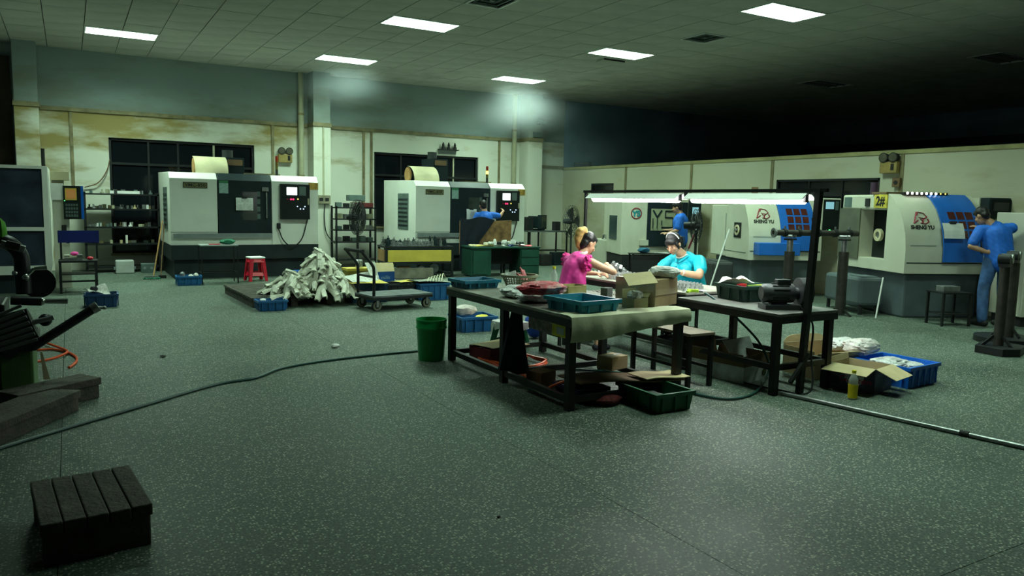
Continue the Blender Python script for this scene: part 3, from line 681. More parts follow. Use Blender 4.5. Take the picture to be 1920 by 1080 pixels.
MB().box(-.02, .5, .52, .9, 1.87, 1.90).build('roof_tray', CARDD, L2)
MB().cyl((.12, 1.05, 1.86), (.12, 1.05, 2.06), .06, n=12).build('oil_can', mat('plum_can', (.05, .025, .05), .4, 0, .1, 5), L2, True)
clip_sheet('white sheet in a clear sleeve hung on the blue lathe door', Vector((10.75, 6.8, 0)) + Matrix.Rotation(math.radians(-22), 3, 'Z') @ Vector((.73, pv(1.40) - .075, 1.44)), math.radians(-22), .34, .24, mat('shiny_sleeve', (.70, .72, .66), .15, 0, .1, 6, spec=.7), rx=-.32)
L1 = lathe_body('cnc_lathe', 'cream lathe with blue sliding door and blue drip tray behind the work lamp', (10.5, 9.6), opening=False)
MB().box(.1, .88, -.22, .02, .78, 1.0).build('drip_tray', LBLUE, L1, bevel=.01)
lathe_panel(L1, 1.42, 1.80, .1, 1.15, 1.82, SCREENB)
MB().cyl((.4, .7, 1.87), (.4, .7, 2.0), .06, n=14).build('roof_beacon', CARDD, L1, True)
MB().box(-.45, 1.2, -.0, .0, 0, 0.01)
def tank(label, loc, rz, w_, d_, h_, mt, legs=True):
    r = thing('coolant_tank', label, 'tank', loc, rz)
    MB().box(0, w_, 0, d_, .14, h_).build('tank', mt, r, bevel=.05); MB().box(.06, w_ - .06, .08, d_ * .4, h_ - .002, h_ + .012).build('lid', mt, r, bevel=.004)
    for x, y in ((.06, .06), (w_ - .06, .06), (.06, d_ - .06), (w_ - .06, d_ - .06)): MB().cyl((x, y, 0), (x, y, .14), .03, n=8).build('foot', RUBBER, r)
    return r
tank('grey-blue coolant tank on feet in front of the badge-numbered lathe', (10.46, 7.30, 0), math.radians(-22), .40, 1.0, .58, LBASE)
tank('dark coolant tank behind the turquoise-shirted worker', (10.12, 10.05, 0), math.radians(-22), .40, .95, .62, mat('dark_tank', (.035, .04, .04), .5, 0, .2, 4))
# ---- older lathe with patterned door
YS = thing('cnc_lathe', 'older cream lathe with round logo and dark patterned door', 'lathe', (10.5, 13.25, 0), math.radians(-22))
MB().prism([(.02, -.05), (1.75, -.05), (1.75, .6), (1.0, 1.6), (.02, 1.6)], 0, .50, 'z').build('base', RUBBER, YS)
MB().prism([(0, .0), (1.8, .0), (1.8, .6), (1.0, 1.2), (0, 1.2)], .52, 1.72, 'z').build('housing', LWHITE, YS, bevel=.01)
MB().box(-.04, .6, 1.2, 2.4, .0, .78).build('end_bench', LWHITE, YS, bevel=.01); MB().box(.25, .7, 1.2, 2.4, .78, 1.72).build('end_cabinet', LWHITE, YS, bevel=.01)
MB().box(-.012, 0, .35, .95, .84, 1.38).build('end_window', mat('teal_dark_glass', (.02, .05, .055), .2, 0, .2, 5), YS)
d = MB().box(.58, 1.50, -.03, .0, .72, 1.70).build('door', MDARK, YS)
YSG = mat('olive_glass', (.30, .32, .20), .4, 0, .15, 6)
pt = MB()
for seg in ([(.70, 1.52), (.80, 1.36), (.90, 1.52)], [(.80, 1.36), (.80, 1.12)], [(.70, 1.34), (.70, 1.12)], [(1.18, 1.50), (.98, 1.50), (.98, 1.36), (1.16, 1.36), (1.16, 1.14), (.90, 1.14)], [(.90, 1.30), (.90, 1.20)]):
    for p, q in zip(seg, seg[1:]): pt.bar((p[0], -.040, p[1]), (q[0], -.040, q[1]), .012, .035)
MB().box(.66, 1.22, -.036, -.03, 1.07, 1.55).build('door_window', YSG, d)
pt.build('bar_pattern', MDARK, d)
TEAL = mat('teal_logo', (.01, .25, .28), .5, 0, 0)
MB().ring((.33, -.004, 1.44), (0, 1, 0), .105, .125, .008, 28).build('logo_ring', LOGO, YS)
text_part('YS', .17, TEAL, YS, (.33, -.006, 1.43), depth=.003, offset=.007)
MB().box(1.52, 1.78, -.1, .0, 1.1, 1.75).build('console', MDARK, YS); MB().box(1.58, 1.72, -.106, -.1, 1.45, 1.6).build('screen', SCREENB, YS)
MB().box(.42, .60, -.1, .0, .74, .86).build('oiler', LWHITE, YS)
r = thing('side_table', 'low black table with a blue rag in front of the patterned lathe door', 'table', tuple(G(1158, 520)[:2]) + (0,), math.radians(-22))
r.location = (10.35, 12.75, 0)
MB().box(0, .95, -.2, .12, .58, .60).build('table_top', BLACKM, r)
for x in (.03, .92):
    for y in (-.17, .09): MB().bar((x, y, 0), (x, y, .58), .035).build('leg', BLACKM, r)
MB().box(-.0, .95, -.2, -.18, .0, .46).build('front_board', RUBBER, r)
# ================================================================== WORK TABLES AND WHAT IS ON THEM
def table(label, x0, x1, y0, y1, z, legs_y, mt_top=TABTOP, leg=.055, rail=.14, mid=True, cross=True):
    r = thing('work_table', label, 'table', (x0, y0, 0)); w_, d_ = x1 - x0, y1 - y0
    MB().box(0, w_, 0, d_, z - .025, z).build('table_top', mt_top, r, bevel=.004)
    for a, b_, c, d in ((0, w_, 0, .05), (0, w_, d_ - .05, d_), (0, .05, .05, d_ - .05), (w_ - .05, w_, .05, d_ - .05)):
        MB().box(a, b_, c, d, z - .085, z - .026).build('apron', TABLEM, r)
    for y in legs_y:
        for x in (leg / 2 + .01, w_ - leg / 2 - .01):
            MB().box(x - leg / 2, x + leg / 2, y - y0 - leg / 2, y - y0 + leg / 2, 0, z - .086).build('leg', TABLEM, r)
    for x in (leg / 2 + .01, w_ - leg / 2 - .01):
        for ya, yb in zip(legs_y, legs_y[1:]):
            MB().box(x - .02, x + .02, ya - y0 + leg / 2, yb - y0 - leg / 2, rail - .025, rail + .025).build('rail', TABLEM, r)
    if cross:
        for y in legs_y: MB().box(leg + .01, w_ - leg - .01, y - y0 - .02, y - y0 + .02, rail - .025, rail + .025).build('cross_rail', TABLEM, r)
    return r
T1 = table('long worn steel work table with the taped carton and trays on it', 3.28, 4.46, 4.70, 6.93, .75, (4.76, 5.80, 6.87), leg=.062, rail=.085)
T2 = table('work table under the hanging tubes where the two women sit', 5.28, 6.06, 5.60, 7.64, .75, (5.66, 7.58), mt_top=mat('grey_cloth_top', (.34, .34, .28), .7, 0, .25, 6, dirt=.4), leg=.05, rail=.2)
T3 = table('dark steel table carrying the grinder and the green bin', 5.16, 5.92, 4.33, 5.585, .715, (4.39, 5.52), mt_top=mat('grinder_table_top', (.11, .115, .105), .5, .2, .3, 5, dirt=.4), leg=.06, rail=.24)
# lamp gantry
r = thing('lamp_gantry', 'dark iron frame holding two fluorescent tubes over the work table', 'frame', (5.52, 4.30, 0))
MB().bar((-.07, .02, 0), (0, .0, 1.78), .05).build('post', TABLEM, r); MB().bar((0, 3.38, 0), (0, 3.38, 1.78), .03).build('post', TABLEM, r)
MB().bar((0, -.08, 1.765), (0, 3.42, 1.765), .035, .03).build('top_bar', TABLEM, r)
MB().bar((0, 1.62, 1.70), (0, 1.62, 1.76), .03).build('hanger', TABLEM, r)
MB().tube(spline([(0, .02, 1.74), (.03, .05, 1.5), (.03, .04, 1.2), (.035, .03, .8)], 6), .012, 6).build('cable', RUBBER, r, True)
MB().bar((.0, .0, .35), (-.22, -.0, .12), .03).build('stay', TABLEM, r)
BT = glow('bench_tube_light', (.97, 1., .96), BENCH_E)
for k, (ya, yb) in enumerate(((4.40, 5.86), (5.98, 7.56))):
    l = thing('tube_lamp', ('lit fluorescent tube hung at the grinder end of the iron frame', 'lit fluorescent tube hung over the pink-shirted worker end of the frame')[k], 'lamp', (5.52, ya, 1.64), group='bench tube lamps')
    n_ = yb - ya
    h_ = MB(); h_.prism([(-.10, .045), (-.03, .10), (.03, .10), (.10, .045), (.095, .04), (.03, .09), (-.03, .09), (-.095, .04)], 0, n_, 'y'); h_.build('reflector', FRW, l)
    MB().cyl((0, .05, .045), (0, n_ - .05, .045), .040, n=16).build('tube', BT, l, True)  # tube thickened so its shape carries the glare around it
    for y in (.02, n_ - .05): MB().box(-.02, .02, y, y + .03, .02, .09).build('socket', RUBBER, l)
    for y in (.2, n_ - .2): MB().cyl((0, y, .1), (0, y, .112), .006, n=6).build('hook', STEEL, l)

# ---- containers
def crate(name, label, cat, loc, rz, w_, d_, h_, mt, ribs=(4, 3), t=.012, taper=.02, group=None):
    r = thing(name, label, cat, loc, rz, group)
    b = MB(); o = taper
    A = [(o, o), (w_ - o, o), (w_ - o, d_ - o), (o, d_ - o)]; Bq = [(0, 0), (w_, 0), (w_, d_), (0, d_)]
    Ai = [(o + t, o + t), (w_ - o - t, o + t), (w_ - o - t, d_ - o - t), (o + t, d_ - o - t)]; Bi = [(t, t), (w_ - t, t), (w_ - t, d_ - t), (t, d_ - t)]
    vs = [(x, y, 0) for x, y in A] + [(x, y, h_) for x, y in Bq] + [(x, y, h_) for x, y in Bi] + [(x, y, t) for x, y in Ai]
    fs = [(3, 2, 1, 0)] + [(k, (k + 1) % 4, 4 + (k + 1) % 4, 4 + k) for k in range(4)] + [(4 + k, 4 + (k + 1) % 4, 8 + (k + 1) % 4, 8 + k) for k in range(4)] + [(8 + k, 8 + (k + 1) % 4, 12 + (k + 1) % 4, 12 + k) for k in range(4)] + [(12, 13, 14, 15)]
    b.add(vs, fs).build('shell', mt, r)
    m_ = MB(); q = .012
    for a, b_, c, d in ((-q, w_ + q, -q, 0), (-q, w_ + q, d_, d_ + q), (-q, 0, 0, d_), (w_, w_ + q, 0, d_)): m_.box(a, b_, c, d, h_ - .03, h_)
    m_.build('rim', mt, r)
    for k in range(ribs[0]):
        x = w_ * (k + .5) / ribs[0]
        for s in (0, 1): MB().box(x - .008, x + .008, (-.008 if s == 0 else d_ - .004), (.004 if s == 0 else d_ + .008), .015, h_ - .03).build('rib', mt, r)
    for k in range(ribs[1]):
        y = d_ * (k + .5) / ribs[1]
        for s in (0, 1): MB().box((-.008 if s == 0 else w_ - .004), (.004 if s == 0 else w_ + .008), y - .008, y + .008, .015, h_ - .03).build('rib', mt, r)
    return r
def carton(name, label, loc, rz, w_, d_, h_, mt, flaps=None, inner=None, t=.006, cat='box'):
    "flaps: dict side -> angle from upright (deg outward); None = closed lid"
    r = thing(name, label, cat, loc, rz); inner = inner or mt
    if flaps is None:
        MB().box(0, w_, 0, d_, 0, h_).build('body', mt, r, bevel=.004)
        MB().box(0, w_, d_ / 2 - .025, d_ / 2 + .025, h_, h_ + .002).build('tape', PLASTW, r)
        return r
    b = MB(); b.box(0, w_, 0, t, 0, h_); b.box(0, w_, d_ - t, d_, 0, h_); b.box(0, t, t, d_ - t, 0, h_); b.box(w_ - t, w_, t, d_ - t, 0, h_); b.box(t, w_ - t, t, d_ - t, 0, t)
    b.build('body', mt, r)
    i_ = MB(); e = .002
    i_.box(t, w_ - t, t, t + e, t, h_); i_.box(t, w_ - t, d_ - t - e, d_ - t, t, h_); i_.box(t, t + e, t, d_ - t, t, h_); i_.box(w_ - t - e, w_ - t, t, d_ - t, t, h_); i_.build('lining', inner, r)
    for s, (ang, ln) in flaps.items():
        a = math.radians(ang); c, sn = math.cos(a) * ln, math.sin(a) * ln
        if s == 'f': fn = lambda u, v: (w_ * u, -sn * v, h_ + c * v)
        if s == 'b': fn = lambda u, v: (w_ * (1 - u), d_ + sn * v, h_ + c * v)
        if s == 'l': fn = lambda u, v: (-sn * v, d_ * (1 - u), h_ + c * v)
        if s == 'r': fn = lambda u, v: (w_ + sn * v, d_ * u, h_ + c * v)
        MB().sheet(fn, 1, 3, .005).build('flap', inner, r)
    return r
def lump(s, n=10, seed=0, amp=.25):
    "crumpled closed blob of half sizes s resting on z=0"
    rd = random.Random(seed); b = MB(); b.ball((0, 0, s[2]), s, n)
    b.v = [(x * (1 + rd.uniform(-amp, amp)), y * (1 + rd.uniform(-amp, amp)), max(0, z + (rd.uniform(-amp, amp) * s[2] if z > s[2] * .3 else 0))) for x, y, z in b.v]
    return b
from mathutils import noise as MN
def crumple(s, seed=0, n=30, k=1.):
    "crumpled film bag: faceted, folded surface resting on z=0"
    b = MB(); b.ball((0, 0, 0), 1., n); o_ = Vector((seed * 3.7, seed * 1.3, 0)); out = []
    for p in b.v:
        p = Vector(p); q = 1 + .22 * k * MN.noise(p * 1.6 + o_) + .16 * k * (1 - abs(MN.noise(p * 3.4 + o_)) * 2) + .07 * k * MN.noise(p * 9 + o_) + .04 * MN.noise(p * 23 + o_)
        e = Vector((math.copysign(abs(p.x) ** .75, p.x), math.copysign(abs(p.y) ** .75, p.y), p.z)) * q
        out.append((e.x * s[0], e.y * s[1], max(0, s[2] * (1 + e.z) * .95)))
    b.v = out; return b
def at(o, loc, rz=0.):
    o.location = loc; o.rotation_euler = (0, 0, rz); return o
def paper(name, label, loc, w_, d_, mt, rz=0., curl=.03, cat='paper', nu=5, rx=0., ry=0., th=.003, seed=1):
    rd = random.Random(seed); ph = rd.uniform(0, 6)
    o = MB().sheet(lambda u, v: (w_ * (u - .5), d_ * (v - .5), th + curl * (.5 + .5 * math.sin(u * 4 + v * 3 + ph))), nu, nu, th).build(name, mt)
    o.location = loc; o.rotation_euler = (rx, ry, rz); return tag(o, label, cat)

Z1 = .751
# on the long table
crate('parts_tray', 'shallow dark teal plastic tray at the bucket end of the long table', 'tray', (3.33, 6.60, Z1), math.radians(4), .40, .32, .085, CRATET, (4, 3))
p = G(952, 545, Z1)
r = thing('plastic_basket', 'round olive openwork basket holding paper packets', 'basket', (3.80, 6.36, Z1))
bs = MB(); N = 36
for k in range(N):
    a = 2 * math.pi * k / N; bs.bar((.115 * math.cos(a), .115 * math.sin(a), .01), (.168 * math.cos(a), .168 * math.sin(a), .14), .009, .006)
bs.build('lattice_slats', BASKET, r)['kind'] = 'stuff'
for k in range(6):
    f = k / 6; MB().ring((0, 0, .02 + .115 * f), (0, 0, 1), .113 + .053 * f, .119 + .053 * f, .008, 36).build('hoop', BASKET, r)
MB().ring((0, 0, .148), (0, 0, 1), .158, .186, .022, 36).build('rim', BASKET, r, True); MB().lathe([(.0, .0), (.118, .0), (.118, .012), (.0, .012)], n=24).build('bottom', BASKET, r)
REDPR = mat('red_printed_paper', (.42, .10, .10), .7, 0, .3, 18)
for k, (x, y, rz, rx, ry, mt, l) in enumerate(((.05, .02, .4, .9, .3, REDPR, 'red printed packet standing up in the openwork basket'), (-.09, .0, -.5, 1.0, -.2, PAPER, 'white packet leaning at the rim of the openwork basket'), (.0, -.06, .1, .5, .1, REDPR, 'small dull red packet low in the openwork basket'))):
    o = paper('paper_packet', l, (3.80 + x, 6.36 + y, Z1 + .12 + (.03 if k == 0 else 0)), .10, .13, mt, rz, .02, 'packet', 4, rx, ry, .012, k)
o = thing('metal_tray', 'round shiny metal tray behind the red and white bags', 'tray', tuple(G(1015, 538, Z1)[:2]) + (Z1,))
MB().lathe([(.001, .004), (.17, .004), (.20, .03), (.205, .032), (.205, .028), (.172, 0), (.001, 0)], n=32, caps=False).build('dish', CHROME, o, True)
MB().ring((0, 0, .03), (0, 0, 1), .195, .21, .008, 32).build('rim', CHROME, o, True)
tag(at(lump((.045, .03, .02), 8, 3).build('yellow_cloth', YCAP, None, True), tuple(G(996, 528, .80)[:2]) + (Z1 + .05,)), 'small bright yellow cloth on the bags by the basket', 'cloth')
REDBAG = mat('red_product_bag', (.62, .06, .09), .3, 0, .5, 9, bump=.3, dirt=1., dirtcol=(.8, .74, .70), dscale=7)
def sack(name, label, px, py, zc, s, mt, seed, rz=0., cat='bag'):
    p = G(px, py, zc); o = crumple(s, seed, 44, .8).build(name, mt, None, True); return tag(at(o, (p.x, p.y, zc), rz), label, cat)
sack('plastic_bag', 'crumpled white plastic bag lying flat on the long table near the basket', 976, 556, Z1, (.19, .14, .055), BAGW, 11, .3)
sack('plastic_bag', 'silvery white plastic bag under the red one on the long table', 1014, 566, Z1, (.20, .12, .05), mat('silver_bag', (.58, .60, .61), .25, .1, .3, 10, bump=.4), 12, -.2)
sack('product_bag', 'red and white printed plastic bag on top of the silvery bag', 1016, 552, Z1 + .09, (.20, .10, .055), REDBAG, 13, -.25)
def pet_bottle(name, label, loc, h_, r_, liquid=None, wrap=None):
    r = thing(name, label, 'bottle', loc); k = h_ / .24
    body = [(.001, 0), (r_ * .9, 0), (r_, .01 * k), (r_ * .93, .06 * k), (r_, .12 * k), (r_ * .95, .15 * k), (r_, .165 * k), (r_ * .55, .20 * k), (r_ * .38, .215 * k), (r_ * .38, .225 * k)]
    MB().lathe(body, n=20).build('bottle', PET, r, True)
    if wrap: MB().lathe([(r_ * 1.01, .012 * k), (r_ * .96, .06 * k), (r_ * 1.02, .12 * k), (r_ * 1.0, .13 * k)], n=20, caps=False).build('label_sleeve', wrap, r, True)
    MB().cyl((0, 0, .222 * k), (0, 0, .245 * k), r_ * .46, n=14).build('cap', YCAP, r, True)
    return r
pet_bottle('plastic_bottle', 'empty clear plastic bottle with yellow cap on the long table', tuple(G(1038, 546, Z1)[:2]) + (Z1,), .24, .034)
p = G(1047, 573, Z1)
r = thing('box_label', 'small ivory card box with handwriting beside the teal tray', 'box', (p.x, p.y, Z1), -.15)
MB().box(-.05, .05, -.02, .03, 0, .09).build('body', IVORY, r, bevel=.003); text_part('397', .045, INK, r, (-.01, -.0215, .035), depth=.001, name='handwriting', shear=.2)
text_part('R', .03, INK, r, (-.02, -.0215, .07), depth=.001, name='handwriting'); MB().ball((.045, -.022, .08), .008, 8).build('pin', RED, r)
p = G(1082, 555, Z1)
r = thing('cut_carton', 'stained olive cut-down carton used as a bowl on the long table', 'box', (p.x - .05, p.y + .0, Z1), .1)
MB().prism([(-.12, -.07), (.09, -.08), (.13, 0), (.1, .09), (-.1, .1), (-.14, .02)], 0, .012, 'z').build('bottom', CARDL, r)
OL = mat('olive_stained_card', (.36, .33, .12), .7, 0, .3, 5, dirt=.4, dirtcol=(.5, .48, .35)); q = [(-.12, -.07), (.09, -.08), (.13, 0), (.1, .09), (-.1, .1), (-.14, .02)]
for a, b_ in zip(q, q[1:] + q[:1]): MB().bar((*a, .055), (*b_, .055), .01, .10).build('side', OL, r)
tag(at(lump((.06, .05, .05), 8, 5).build('paper_block', CARDL, None, True), tuple(G(1060, 552, Z1)[:2]) + (Z1,)), 'pale crumpled paper block left of the olive cut carton', 'paper')
p = G(1137, 556, Z1)
tag(at(MB().box(-.045, .045, -.04, .04, 0, .085).build('small_block', mat('grey_foam', (.10, .11, .10), .8, 0, .1, 9), None, bevel=.006), (p.x, p.y, Z1), .3), 'small grey square block beside the big taped carton', 'block')
crate('parts_tray', 'bright teal ribbed plastic tray at the dust-sheet corner of the table', 'tray', (3.40, 4.74, Z1), math.radians(5), .40, .46, .105, TRAYT, (3, 3))
Z2 = Z1
p = G(1228, 577, Z1)
r = carton('taped_carton', 'big brown carton wound in clear tape on the long table', (p.x, p.y, Z1), math.radians(18), .36, .40, .235, TAPED)
MB().box(-.003, .363, -.003, .403, .10, .15).build('tape_band', mat('clear_tape_film', (.40, .32, .2), .12, 0, .3, 6, spec=.8), r)
MB().box(-.004, .0, -.0, .4, .0, .235).build('end_wrap', mat('clear_tape_film', (.40, .32, .2), .12), r)
p2 = G(1195, 578, Z1)
r = carton('small_carton', 'small open carton of clear bags in front of the taped carton', (p2.x - .06, p2.y - .03, Z1), math.radians(8), .17, .14, .085, mat('olive_card', (.26, .24, .12), .7, 0, .2, 5), {'b': (5, .07), 'r': (40, .05)})
sack('clear_bag', 'clear crumpled bag sticking out of the small open carton', 1190, 566, Z1 + .05, (.06, .05, .05), mat('clear_film', (.55, .60, .58), .1, 0, .3, 9, bump=.6, spec=.8), 21)
o = paper('cardboard_sheet', 'loose folded cardboard sheet lying across the taped carton', tuple(Vector(G(1200, 522, Z1 + .26)[:2])) + (Z1 + .255,), .24, .26, CARDL, math.radians(-28), .0, 'cardboard', 3, .28, -.12, .006)
sack('cloth_bag', 'grey-white crumpled cloth bag on the taped carton', 1245, 520, Z1 + .236, (.125, .085, .05), mat('grey_white_cloth', (.66, .65, .63), .8, 0, .3, 9, bump=.5), 31, -.5, 'cloth')
# dust sheet over the table end
def _ds(u, v):
    x = 3.265 + 1.205 * u; fold = .010 * math.sin(17 * u) + .006 * math.sin(41 * u + 1)
    hang = .185 - .05 * u + .022 * math.sin(5.2 * u + .8) - .03 * max(0, u - .85) * 6
    if v < .3: return (x, 4.86 - .17 * v / .3, .7545 + .003 * math.sin(23 * u))
    t = (v - .3) / .7
    return (x, 4.688 - .004 + fold * t - .012 * math.sin(3 * t), .754 - hang * t)
DS = MB().sheet(_ds, 36, 12, .004)
tag(DS.build('dust_sheet', CLOTHC, None, True), 'stained cream dust sheet draped over the end of the long table', 'cloth')
# box of leaflets hanging under the table top
p = PX(1035, 588, 3.36)
r = thing('leaflet_box', 'printed yellow and blue box slung under the long table top', 'box', (3.35, 5.02, .55))
MB().box(0, .22, -.16, .42, .0, .10).build('body', mat('print_mix', (.25, .22, .2), .6, 0, .6, 22, dirt=.6, dirtcol=(.5, .1, .08), dscale=12), r)
MB().box(-.003, 0, -.14, .05, .0, .095).build('yellow_face', YCAP, r); MB().box(-.005, -.003, -.12, -.02, .02, .075).build('white_patch', PAPER, r)
for y in (-.1, .35): MB().bar((.11, y, .1), (.11, y, .12), .01).build('strap', RUBBER, r)

# ---- on the women's table
PARTM = mat('machined_aluminium', (.66, .68, .68), .28, .6, .12, 10)
pm = MB(); pm.box(-.02, .02, -.016, .016, 0, .045); pm.cyl((0, 0, .045), (0, 0, .075), .014, n=10); pm.box(-.024, -.02, -.008, .008, .012, .03)
pme = pm.mesh('machined_part', PARTM)
def part_at(x, y, z, rz, lab, grp):
    o = link_copy(pme, 'machined_part', None, (x, y, z), (0, 0, rz)); tag(o, lab, 'metal part', grp)
for i in range(7):
    for j in range(4):
        if (i, j) in ((6, 0), (6, 1)): continue
        part_at(5.40 + j * .065, 5.72 + i * .05, .751, random.uniform(-.15, .15), 'small silvery machined part in the rows beside the green air gun', 'machined parts in rows')
for i in range(8):
    for j in range(5):
        part_at(5.42 + j * .07, 6.62 + i * .06, .751, random.uniform(-.2, .2), 'small silvery machined part in the rows between the two women', 'machined parts between the women')
CHIPS = MB(); rd = random.Random(4)
for k in range(160):
    a, q, hgt = rd.uniform(0, 6.28), abs(rd.gauss(0, .11)), 0
    x, y = q * math.cos(a), 1.5 * q * math.sin(a); z = max(0, .15 - q * .75) * rd.random()
    CHIPS.obox((x, y, z + .02), (.03, .022, .03), rd.uniform(0, 3), rd.uniform(0, 3), 0)
o = CHIPS.build('metal_part_heap', mat('heap_steel', (.42, .44, .44), .42, .7, .3, 20)); o.location = (5.72, 7.33, .752); tag(o, 'heap of loose shiny metal parts at the far table end', 'metal parts', kind='stuff')
r = thing('yellow_tray', 'low black bin with yellow paper edge near the pink worker', 'tray', (5.33, 6.12, .752))
MB().box(0, .2, 0, .32, 0, .04).build('tray', RUBBER, r); MB().box(0, .02, -.0, .32, .04, .06).build('yellow_edge', YCAP, r); MB().box(.02, .2, 0, .32, .04, .046).build('paper_liner', PAPER, r)
paper('white_paper', 'white paper sheet under the air gun on the work table', (5.46, 5.66 + .0, .752), .3, .09, PAPER, .1, .004)
# air gun with coiled green hose to the floor
gp = Vector((5.30, 5.52, .757))
r = thing('air_gun', 'lime green air blow gun lying at the table edge', 'tool', (5.33, 5.50, .76), -.6)
LIME = mat('lime_plastic', (.38, .62, .04), .35, 0, .05, 5)
MB().bar((-.09, .03, .02), (.02, 0, .02), .035, .03).build('body', LIME, r, bevel=.006); MB().bar((-.06, .02, .02), (-.10, -.05, .012), .028, .02).build('trigger', LIME, r, bevel=.004); MB().cyl((.02, 0, .02), (.06, -.01, .015), .013, n=10).build('coupling', CHROME, r, True)
hp = [Vector((5.38, 5.44, .765)), G(1345, 565, .70), G(1385, 600, .55), G(1422, 640, .36), G(1441, 680, .17), G(1438, 705, .06), G(1415, 736, .014), G(1370, 748, .014), G(1310, 740, .014), G(1255, 722, .014), G(1180, 700, .014), (3.9, 6.2, .014), (3.8, 6.9, .014), (3.6, 7.35, .014)]
tag(MB().tube(spline(hp, 8), .011, 8).build('air_hose', HOSEG, None, True), 'dark green air hose looping from the air gun to the floor', 'hose')
# ---- on the grinder table
Z3 = .716
p = G(1380, 561, Z3)
crate('parts_bin', 'dark green plastic bin of papers on the grinder table', 'bin', (5.47, 5.02, Z3), math.radians(-6), .42, .42, .15, mat('blackish_green_plastic', (.010, .045, .032), .5, 0, .25, 5, dirt=.3), (3, 3))
paper('paper_sheet', 'curled white sheet sticking out of the dark green bin', (5.68, 5.28, Z3 + .15), .30, .16, PAPER, .2, .06)
paper('paper_sheet', 'white sheet lying at the back of the dark green bin', (5.60, 5.36, Z3 + .148), .22, .14, PAPER, .5, .05, seed=4)
paper('lime_card', 'lime green card edge in the dark green bin', (5.74, 5.14, Z3 + .14), .22, .05, LIME, -.1, .004)
tag(at(MB().box(-.06, .06, -.02, .02, 0, .03).build('red_packet', RED), (5.58, 5.16, Z3 + .13), .2), 'red packet among papers in the dark green bin', 'packet')
tag(at(lump((.09, .06, .035), 12, 44, .3).build('work_glove', mat('white_glove', (.55, .55, .50), .85, 0, .3, 14, bump=.5), None, True), tuple(G(1432, 562, Z3)[:2]) + (Z3,), .6), 'crumpled white work gloves beside the grinder', 'gloves')
r = thing('grinder', 'grey electric grinder motor with round belt guard on the dark table', 'grinder', (5.50, 4.56, Z3), math.radians(-26))
MB().box(-.22, .16, -.09, .09, 0, .045).build('base_plate', MOTORG, r, bevel=.004)
MB().cyl((-.2, 0, .14), (.05, 0, .14), .085, n=26).build('motor_body', MOTORG, r, True)
o = MB().lathe([(.02, -.0), (.06, .0), (.08, .02), (.085, .04)], n=20).build('end_cap', MOTORG, r, True)
o.location = (-.235, 0, .14); o.rotation_euler = (0, math.pi / 2, 0)
for k in range(14):
    a = math.pi * 2 * k / 14; MB().bar((-.15, .088 * math.cos(a), .14 + .088 * math.sin(a)), (.0, .088 * math.cos(a), .14 + .088 * math.sin(a)), .006, .01).build('fin', MOTORG, r)
MB().box(-.1, .02, -.04, .04, .215, .265).build('terminal_box', MOTORG, r, bevel=.006)
MB().cyl((.05, 0, .14), (.10, 0, .14), .05, n=20).build('neck', MOTORG, r, True)
g = MB().cyl((.10, 0, .155), (.20, 0, .155), .125, n=34).build('belt_guard', MOTORG, r, True)
MB().cyl((.20, 0, .155), (.225, 0, .155), .04, n=18).build('hub', STEEL, g, True); MB().box(.11, .19, -.1, .1, 0, .06).build('guard_foot', MOTORG, r)
for x, y in ((-.18, -.07), (-.18, .07)): MB().cyl((x, y, .045), (x, y, .06), .012, n=6).build('bolt', STEEL, r)
tag(MB().tube(spline([G(1500, 575, .75), (5.62, 4.36, .60), (5.60, 4.34, .35), (5.50, 4.25, .03), (5.35, 4.5, .012), (5.3, 4.9, .012), (5.5, 5.3, .012)], 8), .009, 6).build('extension_cord', RUBBER, None, True), 'black power cord dropping from the grinder to the floor', 'cord')

# ---- under and around the tables
def bucket(label, loc, r0, r1, h_, mt):
    r = thing('bucket', label, 'bucket', loc)
    MB().lathe([(.001, 0), (r0, 0), (r0 + (r1 - r0) * .78, h_ * .78), (r1, h_ * .8), (r1, h_ * .83), (r1 * .985, h_ * .84), (r1, h_), (r1 - .006, h_), (r1 * .95, h_ * .8), (r0 - .008, .01), (.001, .01)], n=34, caps=False).build('pail', mt, r, True)
    MB().ring((0, 0, h_ * .80), (0, 0, 1), r1 * .98, r1 * 1.025, .012, 34).build('hoop', mt, r, True); MB().ring((0, 0, h_ - .008), (0, 0, 1), r1 - .004, r1 * 1.02, .016, 34).build('rim', mt, r, True)
    return r
bucket('green plastic bucket on the floor at the long table corner', (3.14, 6.98, 0), .13, .155, .42, GREENP)
p = G(905, 622)
crate('plastic_crate', 'blue plastic crate of packets behind the green bucket', 'crate', (4.12, 8.25, 0), math.radians(-3), .48, .42, .19, CRATEB, (4, 3))
tag(at(lump((.17, .1, .07), 12, 51, .15).build('printed_bag', mat('red_print_bag', (.6, .55, .5), .5, 0, .4, 12, dirt=.5, dirtcol=(.5, .06, .05), dscale=7), None, True), (4.28, 8.5, .17)), 'white printed bag with red band in the blue crate', 'bag')
tag(at(lump((.09, .05, .02), 9, 52, .1).build('yellow_card', YCAP, None, True), (4.45, 8.36, .16)), 'yellow card lying in the blue crate by the bucket', 'card')
r = carton('red_carton', 'low dark red carton under the bucket end of the long table', (3.52, 6.42, 0.0), math.radians(8), .44, .36, .165, mat('dark_red_card', (.12, .012, .02), .6, 0, .3, 6))
paper('cardboard_sheet', 'flat cardboard sheet lying on the dark red carton', (3.74, 6.62, .172), .5, .36, CARDL, math.radians(12), .012, 'cardboard', 5)
